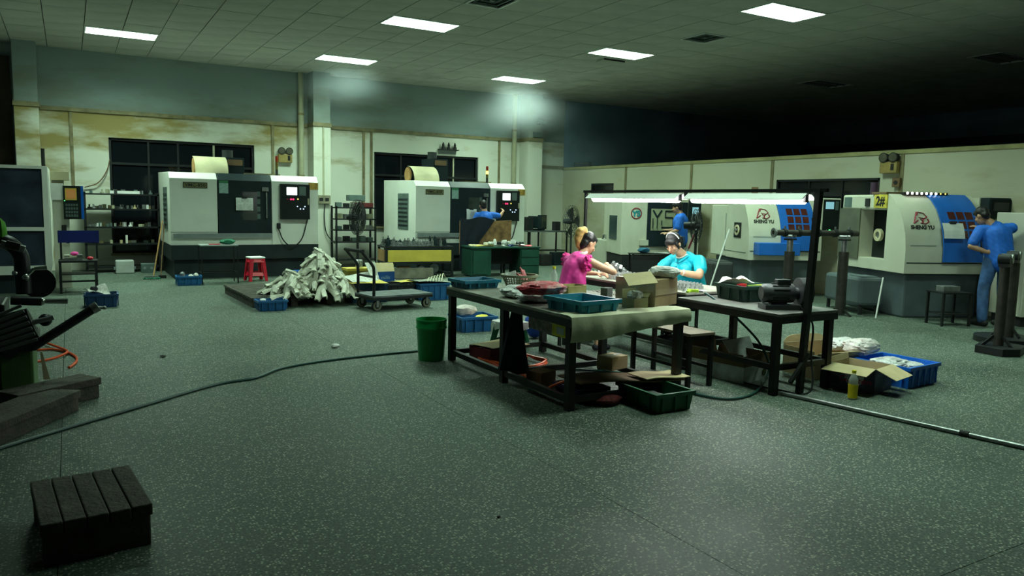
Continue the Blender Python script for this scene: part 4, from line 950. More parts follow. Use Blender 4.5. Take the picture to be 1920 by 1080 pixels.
def plastic_stool(label, loc, rz, s, h_, mt, seat, hole=True):
    r = thing('plastic_stool', label, 'stool', loc, rz); t = s * .8
    MB().box(-s / 2, s / 2, -s / 2, s / 2, h_ - .035, h_).build('seat', seat, r, bevel=.02)
    k = 1.22
    for sx in (-1, 1):
        for sy in (-1, 1):
            l = MB(); a, b_ = s / 2 * .93, s / 2 * k
            top = [(sx * a, sy * a), (sx * (a - .07), sy * a), (sx * (a - .07), sy * (a - .02)), (sx * (a - .02), sy * (a - .02)), (sx * (a - .02), sy * (a - .07)), (sx * a, sy * (a - .07))]
            bot = [(sx * b_, sy * b_), (sx * (b_ - .055), sy * b_), (sx * (b_ - .055), sy * (b_ - .02)), (sx * (b_ - .02), sy * (b_ - .02)), (sx * (b_ - .02), sy * (b_ - .055)), (sx * b_, sy * (b_ - .055))]
            l.add([(x, y, h_ - .04) for x, y in top] + [(x, y, 0) for x, y in bot], [tuple(range(6)), tuple(range(6, 12))[::-1]] + [(i, (i + 1) % 6, 6 + (i + 1) % 6, 6 + i) for i in range(6)]); l.build('leg', mt, r)
    for q in range(4):
        R_ = Matrix.Rotation(q * math.pi / 2, 3, 'Z'); b = MB()
        for z0, z1, w0 in ((h_ * .78, h_ - .03, s / 2), (h_ * .22, h_ * .36, s / 2 * 1.14)):
            b.add([R_ @ Vector(v) for v in ((-w0 + .03, -w0, z0), (w0 - .03, -w0, z0), (w0 - .03, -w0 + .012, z0), (-w0 + .03, -w0 + .012, z0), (-w0 + .03, -w0 + .03, z1), (w0 - .03, -w0 + .03, z1), (w0 - .03, -w0 + .042, z1), (-w0 + .03, -w0 + .042, z1))], [(3, 2, 1, 0), (4, 5, 6, 7), (0, 1, 5, 4), (1, 2, 6, 5), (2, 3, 7, 6), (3, 0, 4, 7)])
        b.build('side_band', mt, r)
    return r
plastic_stool('dark green plastic stool with a white wrapped seat under the table', (4.22, 7.25, 0), .5, .28, .28, CRATEG, PAPER)
def _drape(u, v):
    a = 2 * math.pi * u; q = min(1, v * 1.7); k = max(abs(math.cos(a)), abs(math.sin(a)))
    return (4.22 + .165 / k * math.cos(a) * q * (1 + .04 * math.sin(5 * a)), 7.25 + .165 / k * math.sin(a) * q, .288 - max(0, v - .6) * (.26 + .08 * math.sin(3 * a + 1)))
tag(MB().sheet(_drape, 28, 7, .004).build('plastic_cover', BAGW, None, True), 'white printed plastic sheet draped over the dark green stool', 'cover')
tag(at(lump((.14, .12, .15), 12, 66, .12).build('rubbish_bag', mat('blue_film', (.01, .06, .42), .3, 0, .2, 6, bump=.4), None, True), (4.78, 7.62, 0)), 'blue plastic rubbish bag on the floor by the pink worker', 'bag')
# cloth hanging on the middle leg, wooden block, orange hose
o = MB().sheet(lambda u, v: (3.375 + (u - .5) * .86 * (.10 + .17 * v ** 1.3) - .035 * math.sin(u * 14) * v, 5.68 - (u - .5) * .5 * (.10 + .22 * v ** 1.3) - .02 * math.sin(u * 9) * v, .66 - .53 * v), 10, 8, .02).build('work_apron', NAVYCL, None, True); tag(o, 'dark navy cloth hanging down the middle leg of the long table', 'cloth')
tag(at(MB().box(-.10, .10, -.09, .09, 0, .14).build('wooden_block', WOODB, None, bevel=.006), (3.56, 5.55, 0), .3), 'oily wooden block standing under the middle of the long table', 'block')
def coil(c, rx, ry, turns, n, z0, ph):
    return [(c.x + rx * (1 + .13 * math.sin(k * 1.9 + ph)) * math.cos(ph + 2 * math.pi * turns * k / n), c.y + ry * (1 + .1 * math.sin(k * 1.3)) * math.sin(ph + 2 * math.pi * turns * k / n), z0 + .035 * k / n + .012 * math.sin(k * 1.1) ** 2) for k in range(n)]
hs = [G(893, 676, .014), G(915, 672, .016), G(945, 671, .02)] + coil(G(960, 682, 0), .30, .36, 2.6, 34, .016, .5) + [G(985, 705, .014), G(1000, 716, .014), G(1012, 722, .014)]
tag(MB().tube(spline(hs, 4), .0125, 7).build('air_hose', ORANGE, None, True), 'coiled orange air hose under the long table', 'hose')
hs = [G(1075, 712, .2), G(1055, 716, .16), G(1035, 724, .08), G(1028, 730, .03), G(1035, 738, .016), G(1050, 742, .016)]
tag(MB().tube(spline(hs, 5), .011, 7).build('air_hose', ORANGE, None, True), 'short orange hose end hanging over the lower rail', 'hose')
carton('small_carton', 'small tan taped carton on the boards under the long table', (3.98, 5.08, .184), math.radians(14), .22, .17, .115, CARDL)
o = MB().sheet(lambda u, v: (3.50 + .95 * u, 4.86 + .34 * v - .18 * u, .175 - .012 * u + .012 * math.sin(6 * u)), 8, 2, .012).build('cardboard_strip', CARDD); tag(o, 'long dark cardboard strips lying on the lower rails', 'cardboard')
o = MB().sheet(lambda u, v: (4.05 + .42 * u, 4.70 + .26 * v - .06 * u, .190 - .0 * u + .008 * math.sin(6 * u)), 6, 2, .008).build('cardboard_strip', CARDL); tag(o, 'pale cardboard strip overhanging the green crate', 'cardboard')
crate('plastic_crate', 'green plastic crate on the floor under the dust-sheet end', 'crate', (3.86, 4.36, 0), math.radians(-1), .38, .50, .155, CRATEG, (3, 3))
tag(at(lump((.1, .12, .03), 9, 55, .2).build('scrap_sheet', STEEL, None, False), (4.08, 4.66, .03)), 'bent metal offcuts in the green floor crate', 'scrap')
crate('plastic_crate', 'dark navy crate on the floor beneath the cardboard strips', 'crate', (3.48, 4.86, 0), 0, .30, .36, .12, mat('navy_plastic', (.012, .02, .06), .5, 0, .2, 4), (3, 3))
tag(at(lump((.13, .1, .05), 12, 56, .15).build('mesh_bag', mat('dark_red_net', (.14, .015, .015), .8, 0, .4, 30, bump=.8), None, True), (3.70, 4.78, 0)), 'dark red mesh bag on the floor beside the green crate', 'bag')
tag(at(lump((.1, .06, .035), 10, 57, .15).build('plastic_pack', BAGW, None, True), (3.85, 5.35, 0)), 'white printed plastic pack under the cardboard strips', 'pack')
# low wooden bench between the tables
r = thing('low_bench', 'low dark iron bench with wooden seat between the two tables', 'bench', (4.66, 4.86, 0))
MB().box(0, .30, 0, .82, .47, .495).build('seat', mat('worn_seat_wood', (.15, .12, .08), .6, 0, .3, 6, dirt=.4), r, bevel=.003)
for x in (.02, .28):
    for y in (.03, .79): MB().box(x - .018, x + .018, y - .018, y + .018, 0, .469).build('leg', TABLEM, r)
for x in (.02, .28): MB().box(x - .01, x + .01, .05, .77, .16, .185).build('stretcher', TABLEM, r)
for y in (.03, .79): MB().box(.04, .26, y - .01, y + .01, .43, .468).build('apron', TABLEM, r)
for k, (x, y) in enumerate(((4.72, 6.78), (6.32, 6.62))):
    r = thing('low_stool', ('low iron stool under the pink-shirted worker', 'low iron stool under the turquoise-shirted worker')[k], 'stool', (x, y, 0))
    MB().box(-.15, .15, 0, .34, .42, .445).build('seat', WOODD, r)
    for a in (-.13, .13):
        for b_ in (.02, .32): MB().box(a - .015, a + .015, b_ - .015, b_ + .015, 0, .419).build('leg', TABLEM, r)
        MB().box(a - .01, a + .01, .04, .30, .15, .17).build('stretcher', TABLEM, r)
# ---- cartons on the floor at the right
p = G(1362, 717)
r = carton('open_carton', 'white printed open carton with a leaflet under the grinder table', (5.28, 4.80, 0), math.radians(10), .42, .58, .15, mat('white_printed_card', (.62, .64, .65), .6, 0, .5, 7, dirt=.5, dirtcol=(.10, .12, .12), dscale=5), {'b': (15, .16), 'l': (12, .12), 'f': (-4, .10), 'r': (20, .1)}, CARDD)
MB().cyl((.34, -.003, .07), (.34, 0, .07), .035, n=20).build('green_seal', mat('green_seal', (.06, .09, .03), .5, 0, .3, 12), r)
paper('leaflet', 'white leaflet with blue corner standing in the open carton', (5.58, 5.14, .24), .42, .22, mat('pale_leaflet', (.55, .60, .58), .5, 0, .1, 14), .15, .02, 'leaflet', 4, 1.0)
o = thing('open_carton', 'large brown carton with tall curved rear flap beside the dark table', 'box', (6.02, 4.62, 0), math.radians(-8))
b = MB(); w_, d_, h_ = .55, .42, .27; t = .008
b.box(0, w_, 0, t, 0, h_ - .06); b.box(0, t, t, d_, 0, h_); b.box(w_ - t, w_, t, d_, 0, h_); b.box(t, w_ - t, t, d_, 0, t); b.box(0, w_, d_ - t, d_, 0, h_ + .02); b.build('body', CARD, o)
MB().sheet(lambda u, v: (w_ * u, d_ + .01, h_ + .02 + .07 * v * (1 - (2 * u - 1) ** 6)), 14, 2, .006).build('rear_flap', CARDL, o)
MB().sheet(lambda u, v: (w_ * u, -.004 - .05 * v, h_ - .06 + .05 * v), 3, 2, .006).build('flap', CARDL, o)
p = G(1620, 740)
NAVYC = mat('navy_printed_card', (.035, .04, .085), .5, 0, .6, 6, dirt=.6, dirtcol=(.34, .36, .42), dscale=4)
cx, cy = 5.92, 4.07; rz = math.radians(20)
r = carton('printed_carton', 'navy printed open carton with torn flaps behind the yellow bottle', (6.03, 4.00, 0), math.radians(12), .36, .40, .225, NAVYC, {'l': (103, .19), 'f': (112, .19), 'b': (10, .05)}, CARDL)
o = text_part('Ganten', .075, mat('crimson_print', (.45, .015, .06), .5, 0, 0), r, (-.006, .17, .10), (math.pi / 2, 0, -math.pi / 2), .001, sx=1.3, shear=.15)
MB().cyl((-.001, .18, .13), (-.004, .18, .13), .085, n=26).build('white_roundel', mat('grey_print', (.50, .52, .56), .6, 0, .2, 9), r)
text_part('百岁山', .055, INK, r, (-.006, .18, .165), (math.pi / 2, 0, -math.pi / 2), .001)
crate('plastic_tub', 'bright blue plastic tub of wrapped parts beside the torn cartons', 'tub', (6.50, 3.98, 0), math.radians(4), .52, .56, .20, TUBB, (5, 4))
sack('plastic_bag', 'clear plastic bag of parts in the bright blue tub', 1668, 690, .14, (.17, .14, .05), mat('clear_white_bag', (.60, .63, .62), .15, 0, .4, 11, bump=.7, spec=.8), 61)
sack('plastic_bag', 'white wrapped packet at the edge of the bright blue tub', 1705, 690, .15, (.12, .1, .03), BAGW, 62)
sack('paper_bag', 'crumpled white printed paper bag behind the bright blue tub', 1612, 664, .20, (.17, .13, .08), mat('white_printed_bag', (.62, .60, .57), .5, 0, .3, 10, dirt=.4, dirtcol=(.4, .1, .1), dscale=12, bump=.5), 63)
sack('paper_bag', 'grey-white plastic bag drooping over the brown carton', 1575, 655, .22, (.15, .11, .06), BAGW, 64)
pet_bottle('drink_bottle', 'yellow-labelled drink bottle standing alone on the floor', tuple(G(1598, 748)[:2]) + (0,), .245, .04, wrap=mat('yellow_sleeve', (.80, .60, .01), .4, 0, .15, 12, dirt=.3, dirtcol=(.6, .15, .02), dscale=9))
# conduits and hoses on the floor
q0, q1 = G(1465, 741), G(1919, 843)
r = thing('floor_pipe', 'grey steel pipe lying along the floor to the right', 'pipe', (0, 0, 0))
MB().cyl((q0.x, q0.y, .018), (q1.x + .08, q1.y - .45, .018), .018, n=12).build('pipe', STEEL, r, True)
e = q0 + (q1 - q0) * .78; MB().cyl((e.x, e.y, .018), (e.x + .01, e.y - .06, .018), .024, n=12).build('coupling', RUBBER, r, True)
hp = [G(-30, 850, .012), G(60, 822, .012), G(270, 760, .012), G(400, 722, .012), G(480, 708, .012), G(530, 690, .012), G(620, 675, .012), G(720, 664, .012), G(800, 656, .012), (3.5, 7.6, .012)]
tag(MB().tube(spline(hp, 8), .012, 8).build('air_hose', HOSEG, None, True), 'long dark green hose running across the open floor', 'hose')
rd = random.Random(9)
for px, py, s, l in ((306, 670, .03, 'small stone lying alone on the open floor'), (935, 970, .012, 'tiny dark pebble on the near floor'), (628, 652, .05, 'scrap of crumpled white paper near the long hose')):
    p = G(px, py); tag(at(lump((s, s * .7, s * .45), 8, px, .2).build('floor_scrap', STONE if px != 628 else PAPER, None, True), (p.x, p.y, 0)), l, 'scrap')
# ================================================================== BACKGROUND THINGS
def rack(label, loc, w_, d_, levels, mt=BLACKM):
    r = thing('shelf_rack', label, 'rack', loc)
    for x in (.02, w_ - .02):
        for y in (.02, d_ - .02): MB().bar((x, y, 0), (x, y, levels[-1] + .03), .04).build('upright', mt, r)
    for z in levels: MB().box(0, w_, 0, d_, z - .03, z).build('shelf', mt, r)
    return r
RK = (.26, 17.72); LV = [.12, .60, .95, 1.32, 1.63]
rack('tall black shelf rack of machine parts in front of the stained window', (*RK, 0), 1.40, .5, LV)
rd = random.Random(12)
BITS = [PIPEP, STEEL, CHROME, PAPER, BLACKM, CARDL, MVENT, STEEL]
shapes = [MB().box(-.05, .05, -.04, .04, 0, .05), MB().cyl((0, 0, 0), (0, 0, .07), .03, n=10), MB().box(-.03, .03, -.03, .03, 0, .09), MB().lathe([(.02, 0), (.04, 0), (.04, .03), (.015, .035), (.015, .08), (.02, .085)], n=10)]
shp = [[s.mesh('rack_part', m_) for m_ in BITS] for s in shapes]
snames = ['metal_block', 'steel_bush', 'metal_block', 'tool_holder']
lvn = {.60: 'fourth shelf from the top', .95: 'middle shelf', 1.32: 'second shelf from the top', 1.63: 'top shelf'}
for z in LV[1:]:
    n = {.60: 8, .95: 16, 1.32: 18, 1.63: 8}[z]
    for k in range(n):
        i, j = rd.randrange(4), rd.randrange(len(BITS))
        o = link_copy(shp[i][j], snames[i], None, (RK[0] + .06 + 1.28 * (k + rd.uniform(.2, .8)) / n, RK[1] + rd.uniform(.06, .3), z + .001), (0, 0, rd.uniform(0, 3)), (1, 1, 1))
        tag(o, 'machine part on the %s of the black rack' % lvn[z], 'machine part', 'parts on the rack by the stained window, ' + lvn[z])
tag(at(MB().box(-.28, .28, -.03, .03, 0, .06).build('tube_carton', PAPER), (1.02, 17.86, 1.632), .08), 'long white tube carton lying on top of the black rack', 'carton')
tag(at(MB().box(-.04, .04, -.02, .02, 0, .07).build('white_card', PAPER), (.52, 17.80, .952), .1), 'small bright white card on the middle rack shelf', 'card')
tag(at(MB().box(-.02, .02, -.02, .02, 0, .17).build('white_rod_box', IVORY), (1.02, 17.80, .602), .1), 'upright white stick box on the lower rack shelf', 'box')
r = thing('storage_box', 'pale lidded box with side handles on the floor under the black rack', 'box', (.78, 17.38, 0))
MB().box(0, .34, 0, .26, 0, .27).build('box', mat('pale_grey_plastic', (.42, .45, .43), .5, 0, .1, 5), r, bevel=.02)
for x in (-.03, .34): MB().box(x, x + .03, .08, .18, .08, .13).build('handle', GREYP, r)
r = thing('storage_box', 'grey pressed metal box on the floor beside the pale box', 'box', (1.25, 17.45, 0)); MB().box(0, .28, 0, .2, 0, .19).build('box', MVENT, r, bevel=.01)
for x in (.07, .2): MB().cyl((x, -.004, .1), (x, 0, .1), .03, n=12).build('boss', GREYP, r)
r = thing('mop', 'mop with green head leaning against the machining centre side', 'mop', (1.35, 16.15, 0))
MB().cyl((.02, 0, .05), (.25, .42, 1.12), .014, n=8).build('handle', WOODO, r, True); MB().box(-.14, .1, -.06, .06, .03, .06).build('clamp', STEEL, r)
for k in range(9): MB().tube(spline([(-.13 + k * .028, 0, .045), (-.15 + k * .033, -.06, .02), (-.16 + k * .036, -.14, .012)], 3), .014, 5).build('strand', RAGG, r, True)
r = thing('broom', 'second long broom handle leaning beside the green mop', 'broom', (1.50, 16.2, 0)); MB().cyl((.0, 0, .02), (.13, .4, 1.05), .012, n=8).build('handle', CARDD, r, True); MB().box(-.1, .1, -.03, .03, .0, .06).build('broom_head', RUBBER, r)
# wall conduit and cable by the rack
tag(MB().tube(spline([(.30, 18.44, 1.75), (.55, 18.40, 1.85), (.72, 18.42, 2.1), (.79, 18.46, 2.35)], 6), .012, 6).build('wall_cable', CARDD, None, True), 'brown cable looping up the stained wall to the window', 'cable')
for x, l in ((4.84, 'cream rainwater pipe beside the first bare wall column'), (10.72, 'cream rainwater pipe beside the column with the camera')):
    r = thing('drain_pipe', l, 'pipe', (x, 18.38, 0), group='wall pipes')
    MB().cyl((0, 0, 0), (0, 0, CZ), .065, n=16).build('pipe', PIPEP, r, True)
    for z in (.8, 2.15, 3.6): MB().ring((0, 0, z), (0, 0, 1), .065, .078, .05, 16).build('pipe_clip', TRIMM, r)
r = thing('switch_box', 'grey double socket box on the column with a hanging cable', 'switch', (5.26, 17.99, 1.50)); MB().box(-.15, .15, -.06, 0, 0, .2).build('box', mat('dirty_box', (.22, .21, .14), .6, 0, .3, 8), r, bevel=.008)
for x in (-.12, .02): MB().box(x, x + .09, -.064, -.06, .06, .14).build('socket', INK, r)
MB().tube(spline([(.02, -.03, 0), (.0, -.04, -.3), (.05, -.05, -.7), (.25, -.05, -.95)], 6), .012, 6).build('cable', RUBBER, r, True)
def emergency(label, loc, rz):
    r = thing('emergency_light', label, 'light', loc, rz, 'twin-head emergency lights')
    MB().box(-.16, .16, -.10, 0, -.1, .1).build('case', mat('ochre_case', (.30, .22, .07), .5, 0, .3, 6), r, bevel=.01); MB().box(.05, .11, -.104, -.1, -.05, .06).build('label_plate', INK, r)
    for x in (-.09, .09):
        MB().cyl((x, -.02, .17), (x, -.12, .17), .07, .085, n=18).build('lamp_head', RUBBER, r, True); MB().cyl((x, -.121, .17), (x, -.125, .17), .07, n=18).build('lens', mat('dull_lens', (.09, .085, .06), .3, 0, .2, 9), r); MB().cyl((x, -.06, .09), (x, -.06, .12), .02, n=8).build('bracket', RUBBER, r)
    return r
emergency('ochre twin-head emergency light on the cream partition', (12.43, 8.24, 2.36), -math.pi / 2)
emergency('ochre twin-head emergency light on the white wall over the machine', (4.47, 18.48, 2.55), 0)
r = thing('alarm_box', 'small brown call box on the partition batten', 'box', (12.43, 8.10, 2.1), -math.pi / 2); MB().box(-.07, .07, -.06, 0, -.08, .08).build('case', CARDD, r, bevel=.006); MB().cyl((0, -.06, 0), (0, -.07, 0), .035, n=14).build('button', RUBBER, r)
r = thing('pipe_bracket', 'grey bracket with three dark insulators on the wall above the window', 'bracket', (8.72, 18.48, 2.86)); MB().box(-.28, .28, -.16, 0, .10, .12).build('shelf', RUBBER, r); MB().box(-.25, .25, -.03, 0, 0, .1).build('plate', GREYP, r)
for x in (-.16, .0, .18): MB().lathe([(.05, .12), (.045, .18), (.03, .2), (.035, .23), (.012, .3)], (x, -.1, 0), 10).build('insulator', RUBBER, r, True)
r = thing('security_camera', 'small dark security camera on the far wall column', 'camera', (11.2, 17.96, 3.72)); MB().cyl((0, 0, .05), (0, -.1, .05), .02, n=8).build('arm', RUBBER, r, True); MB().obox((.06, -.18, .1), (.1, .24, .1), .5, .3).build('housing', MVENT, r); MB().box(-.12, .12, -.02, .04, -.30, -.16).build('junction_box', MVENT, r)
# things on top of / in front of the partition
tag(at(MB().box(-.05, .05, -.35, .35, 0, .13).build('roof_box', RUBBER), (12.5, 17.6, 2.662)), 'dark box lying on top of the partition by the wall', 'box')
# ---- second rack with a fan in front
RK2 = (5.40, 17.50); LV2 = [.2, .62, .90, 1.16, 1.43]
rack('black shelf rack between the two white machining centres', (*RK2, 0), 1.0, .4, LV2)
for z in LV2[1:]:
    for k in range(5):
        i = rd.randrange(3); o = link_copy(shp[0][(0, 4, 6, 1, 6)[rd.randrange(5)]], 'oily_part', None, (RK2[0] + .12 + .19 * k, RK2[1] + .18, z + .001), (0, 0, rd.uniform(-.2, .2)), (1.3, 1.8, 1.6 + rd.random()))
        tag(o, 'dark oily part stored on the rack between the white machines', 'machine part', 'oily parts on the middle rack')
tag(at(MB().box(-.2, .2, -.12, .12, 0, .14).build('tool_case', MVENT, None, bevel=.01), (5.95, 17.7, 1.58), 0), 'grey tool case on the top of the middle rack', 'case')
tag(at(MB().box(-.22, .22, -.14, .14, 0, .11).build('red_toolbox', mat('dusty_red', (.12, .02, .02), .6, 0, .2, 5), None, bevel=.01), (6.12, 17.68, 1.431), 0), 'dusty dark red toolbox on the top of the middle rack', 'toolbox')
def fan(label, loc, rz, hc, rad, mt=BLACKM, base=True, blade=3, cage=14):
    r = thing('pedestal_fan', label, 'fan', loc, rz)
    MB().lathe([(.001, 0), (.24, 0), (.24, .02), (.05, .05), (.03, .06)], n=24).build('base', mt, r, True)
    MB().cyl((0, 0, .05), (0, 0, hc - .08), .025, n=10).build('pole', mt, r, True)
    MB().cyl((0, .02, hc), (0, .22, hc), .08, .06, n=16).build('motor', mt, r, True)
    for q in range(blade):
        a0 = q * 2 * math.pi / blade
        MB().sheet(lambda u, v: ((.05 + (rad - .09) * u) * math.cos(a0 + .55 * (v - .5) * 1.6), -.04 + .05 * (v - .5), hc + (.05 + (rad - .09) * u) * math.sin(a0 + .55 * (v - .5) * 1.6)), 4, 4, .004).build('blade', mt, r, True)
    MB().cyl((0, -.08, hc), (0, .02, hc), .05, n=14).build('hub', mt, r, True)
    def circ(y, q): return [(q * math.cos(2 * math.pi * k / 32), y, hc + q * math.sin(2 * math.pi * k / 32)) for k in range(32)]
    for q, y in [(rad * f, -.10 + .07 * f * f) for f in (.25, .4, .55, .7, .85)] + [(rad, -.03), (rad, .03)] + [(rad * f, .09 - .05 * f * f) for f in (.5, .75)]:
        MB().tube(circ(y, q), .005, 5, True).build('cage_ring', mt, r)
    for k in range(cage):
        a = 2 * math.pi * k / cage; c, s = math.cos(a), math.sin(a)
        MB().tube([(.06 * c, -.10, hc + .06 * s), (.6 * rad * c, -.075, hc + .6 * rad * s), (rad * c, -.03, hc + rad * s), (rad * c, .03, hc + rad * s), (.55 * rad * c, .075, hc + .55 * rad * s), (.06 * c, .10, hc + .06 * s)], .004, 4).build('cage_wire', mt, r)
    return r
fan('black pedestal fan standing side-on before the rack between machines', (5.10, 15.05, 0), math.radians(48), 1.25, .36, cage=46)
fan('large open-caged grey fan standing by the monitor desk', (11.48, 16.6, 0), math.radians(28), 1.16, .42, mat('grey_wire', (.05, .06, .065), .5, .3, .2, 6))
fan('black pedestal fan behind the turquoise-shirted worker', (9.75, 10.15, 0), math.radians(35), 1.27, .30)
# ---- before the first machining centre
r = thing('side_table', 'thin black iron table with a green rag before the first machine', 'table', (2.06, 14.85, 0))
MB().box(0, .66, 0, .42, .70, .72).build('table_top', mat('grey_plate', (.32, .36, .35), .5, .2, .2, 6), r)
for x in (.015, .645):
    for y in (.015, .405): MB().bar((x, y, 0), (x, y, .70), .022).build('leg', BLACKM, r)
for q in (((.015, .015, .2), (.645, .015, .2)), ((.015, .405, .2), (.645, .405, .2)), ((.015, .015, .2), (.015, .405, .2)), ((.645, .015, .2), (.645, .405, .2))): MB().bar(*q, .02).build('stretcher', BLACKM, r)
tag(at(lump((.16, .1, .05), 12, 71, .2).build('cleaning_rag', RAGG, None, True), (2.56, 15.05, .721)), 'dark green rag bunched on the thin black table', 'rag')
tag(at(MB().box(-.1, .1, -.05, .05, 0, .012).build('red_strip', RED), (2.32, 15.02, .721)), 'flat red strip on the thin black table', 'strip')
plastic_stool('red plastic stool with a white seat pad before the first machine', (3.10, 15.22, 0), .1, .30, .47, RED, PAPER)
plastic_stool('all-red plastic stool behind the white heap', (4.22, 14.95, 0), -.2, .30, .47, RED, RED)
crate('plastic_crate', 'small dark blue crate of cans beside the thin black table', 'crate', (1.62, 14.72, 0), math.radians(-4), .42, .32, .17, CRATEB, (4, 3))
for k, (x, h_, m_) in enumerate(((1.74, .22, STEEL), (1.88, .17, PAPER), (1.97, .19, IVORY))): tag(at(MB().lathe([(.001, 0), (.045, 0), (.045, h_ - .03), (.02, h_), (.001, h_)], n=12).build('oil_tin', m_, None, True), (x, 14.88, .02)), ('tall steel oil tin in the small dark blue crate', 'short white tin in the small dark blue crate', 'ivory tin in the small dark blue crate')[k], 'tin')
crate('plastic_crate', 'bright blue crate behind the white heap', 'crate', (3.72, 14.3, 0), math.radians(5), .42, .34, .24, TUBB, (4, 3))
# ---- pallet with heap of plastic-wrapped work
r = thing('wooden_pallet', 'low slatted dark wooden pallet under the white heap', 'pallet', (2.25, 11.38, 0), math.radians(2))
for k in range(13): MB().box(0, 1.25, .0 + k * .15, .115 + k * .15, .125, .15).build('slat', WOODD, r)
for x in (.02, .58, 1.13): MB().box(x, x + .1, 0, 1.91, 0, .124).build('runner', WOODD, r)
crate('plastic_crate', 'blue crate on the floor at the pallet front', 'crate', (2.27, 10.98, 0), math.radians(-1), .40, .30, .15, CRATEB, (4, 3))
tag(at(lump((.05, .04, .02), 8, 77).build('white_scrap', PAPER, None, True), (2.36, 11.12, .13)), 'white paper scrap in the crate at the pallet front', 'scrap')
rd = random.Random(31); fm = []
for s in range(6):
    r2 = random.Random(s); L_, W_ = .27 + .03 * s, .072 + .012 * (s % 3)
    def _sl(u, v, L_=L_, W_=W_, s=s, r2=r2): return (L_ * (u - .5), W_ * (v - .5) * (1 + .25 * math.sin(5 * u + s)), .035 * math.sin(math.pi * v) + .025 * math.sin(4.4 * u + s * 1.3) + r2.uniform(-.004, .004))
    fm.append(MB().sheet(_sl, 8, 4, .02).mesh('wrapped_sleeve', PLASTW, True))
def _heap(x, y):
    return max(.60 * math.exp(-((x - 3.36) / .36) ** 2 - ((y - 11.72) / .36) ** 2), .31 * math.exp(-((x - 2.88) / .30) ** 2 - ((y - 11.62) / .30) ** 2), .22 * math.exp(-((x - 3.62) / .22) ** 2 - ((y - 11.45) / .24) ** 2))
cnt = 0
while cnt < 210:
    x, y = rd.uniform(2.55, 3.88), rd.uniform(11.22, 12.2); h_ = _heap(x, y)
    if h_ < .045 and rd.random() < .9: continue
    if rd.random() > .35 + h_ * 1.2: continue
    gx = (_heap(x + .02, y) - _heap(x - .02, y)) / .04; gy = (_heap(x, y + .02) - _heap(x, y - .02)) / .04
    a = math.atan2(gy, gx) + math.pi + rd.gauss(0, .4); pitch = math.atan(math.hypot(gx, gy)) * .9 + rd.gauss(0, .15)
    o = link_copy(fm[cnt % 6], 'wrapped_sleeve', None, (x, y, max(.06 if x > 3.5 else .17, .10 + h_ + rd.uniform(-.02, .05))), (rd.gauss(0, .3), pitch + rd.uniform(-.25, .05), a)); cnt += 1
    tag(o, 'white plastic-wrapped sleeve in the heap on the dark pallet', 'wrapped sleeve', 'plastic-wrapped sleeves on the pallet')
core = crumple((.36, .26, .17), 90).build('wrapped_bundle', PLASTW, None, False); tag(at(core, (3.30, 11.72, .152)), 'large white plastic-wrapped bundle at the core of the heap', 'bundle')
# ---- crates, newspaper and cartons right of the heap
crate('plastic_crate', 'dark blue crate under yellow cardboard beside the heap', 'crate', (3.72, 11.35, 0), math.radians(-3), .62, .42, .30, mat('navy_crate', (.012, .045, .09), .45, 0, .2, 4), (6, 4))
paper('yellow_cardboard', 'bright yellow cardboard sheet folded over the dark blue crate', (4.0, 11.42, .318), .58, .5, YELLOW, -.05, .012, 'cardboard')
paper('newspaper', 'open newspaper lying on the yellow cardboard by the trolley', (3.96, 11.55, .345), .56, .42, NEWS, .25, .05, 'newspaper', 7, .25)
paper('newspaper', 'folded newspaper standing up beside the blue printed carton', (4.22, 11.75, .46), .2, .3, NEWS, .4, .03, 'newspaper', 4, 1.1)
r = carton('printed_carton', 'blue printed carton with a tan lid behind the trolley handle', (4.42, 12.1, .05), math.radians(4), .34, .3, .36, mat('blue_print_card', (.01, .10, .38), .5, 0, .25, 5), {'f': (-25, .16), 'b': (-40, .1)}, CARDL)
text_part('vaille', .085, mat('pale_blue_print', (.3, .45, .55), .5, 0, 0), r, (.17, -.004, .26), depth=.001)
tag(at(MB().box(-.28, .28, -.05, .05, 0, .04).build('packing_board', WOODD), (4.6, 12.2, .0), 0), 'low packing board under the blue printed carton', 'board')
crate('plastic_crate', 'mid blue crate at the end of the row near the bucket', 'crate', (4.86, 11.25, 0), math.radians(-2), .52, .40, .28, CRATEB, (5, 4))
crate('plastic_crate', 'dark crate between the two blue ones behind the trolley', 'crate', (4.38, 11.42, 0), 0, .45, .42, .27, mat('black_crate', (.02, .025, .028), .5, 0, .2, 5), (4, 3))
paper('grey_board', 'grey cardboard lying over the mid blue crate', (5.1, 11.46, .29), .58, .46, mat('grey_card', (.20, .21, .17), .8, 0, .3, 6), .06, .03, 'cardboard', 6)
paper('yellow_cardboard', 'small yellow cardboard square on the dark crate', (4.72, 11.58, .285), .34, .3, YELLOW, .2, .012, 'cardboard', 4)
for k in range(6):
    tag(MB().tube(spline([(5.0 + .05 * k, 11.28, .30), (5.08 + .06 * k, 11.40 + .02 * k, .36 + .01 * k), (5.2 + .05 * k, 11.55, .32)], 5), .009, 5).build('tie_strip', PIPEP, None, True), 'pale tie strip curling over the mid blue crate', 'strip', 'tie strips')
r = thing('yellow_bin', 'olive yellow bin of bottles behind the newspaper', 'bin', (3.98, 12.25, 0)); MB().box(0, .42, 0, .3, 0, .44).build('bin', mat('olive_yellow', (.20, .16, .02), .5, 0, .2, 4), r, bevel=.01); MB().box(-.01, .43, -.01, .31, .42, .46).build('rim', YELLOW, r)
tag(at(MB().lathe([(.001, 0), (.06, 0), (.065, .12), (.05, .14), (.001, .14)], n=14).build('steel_can', CHROME, None, True), (4.22, 12.38, .462)), 'shiny steel can standing on the olive yellow bin', 'can')
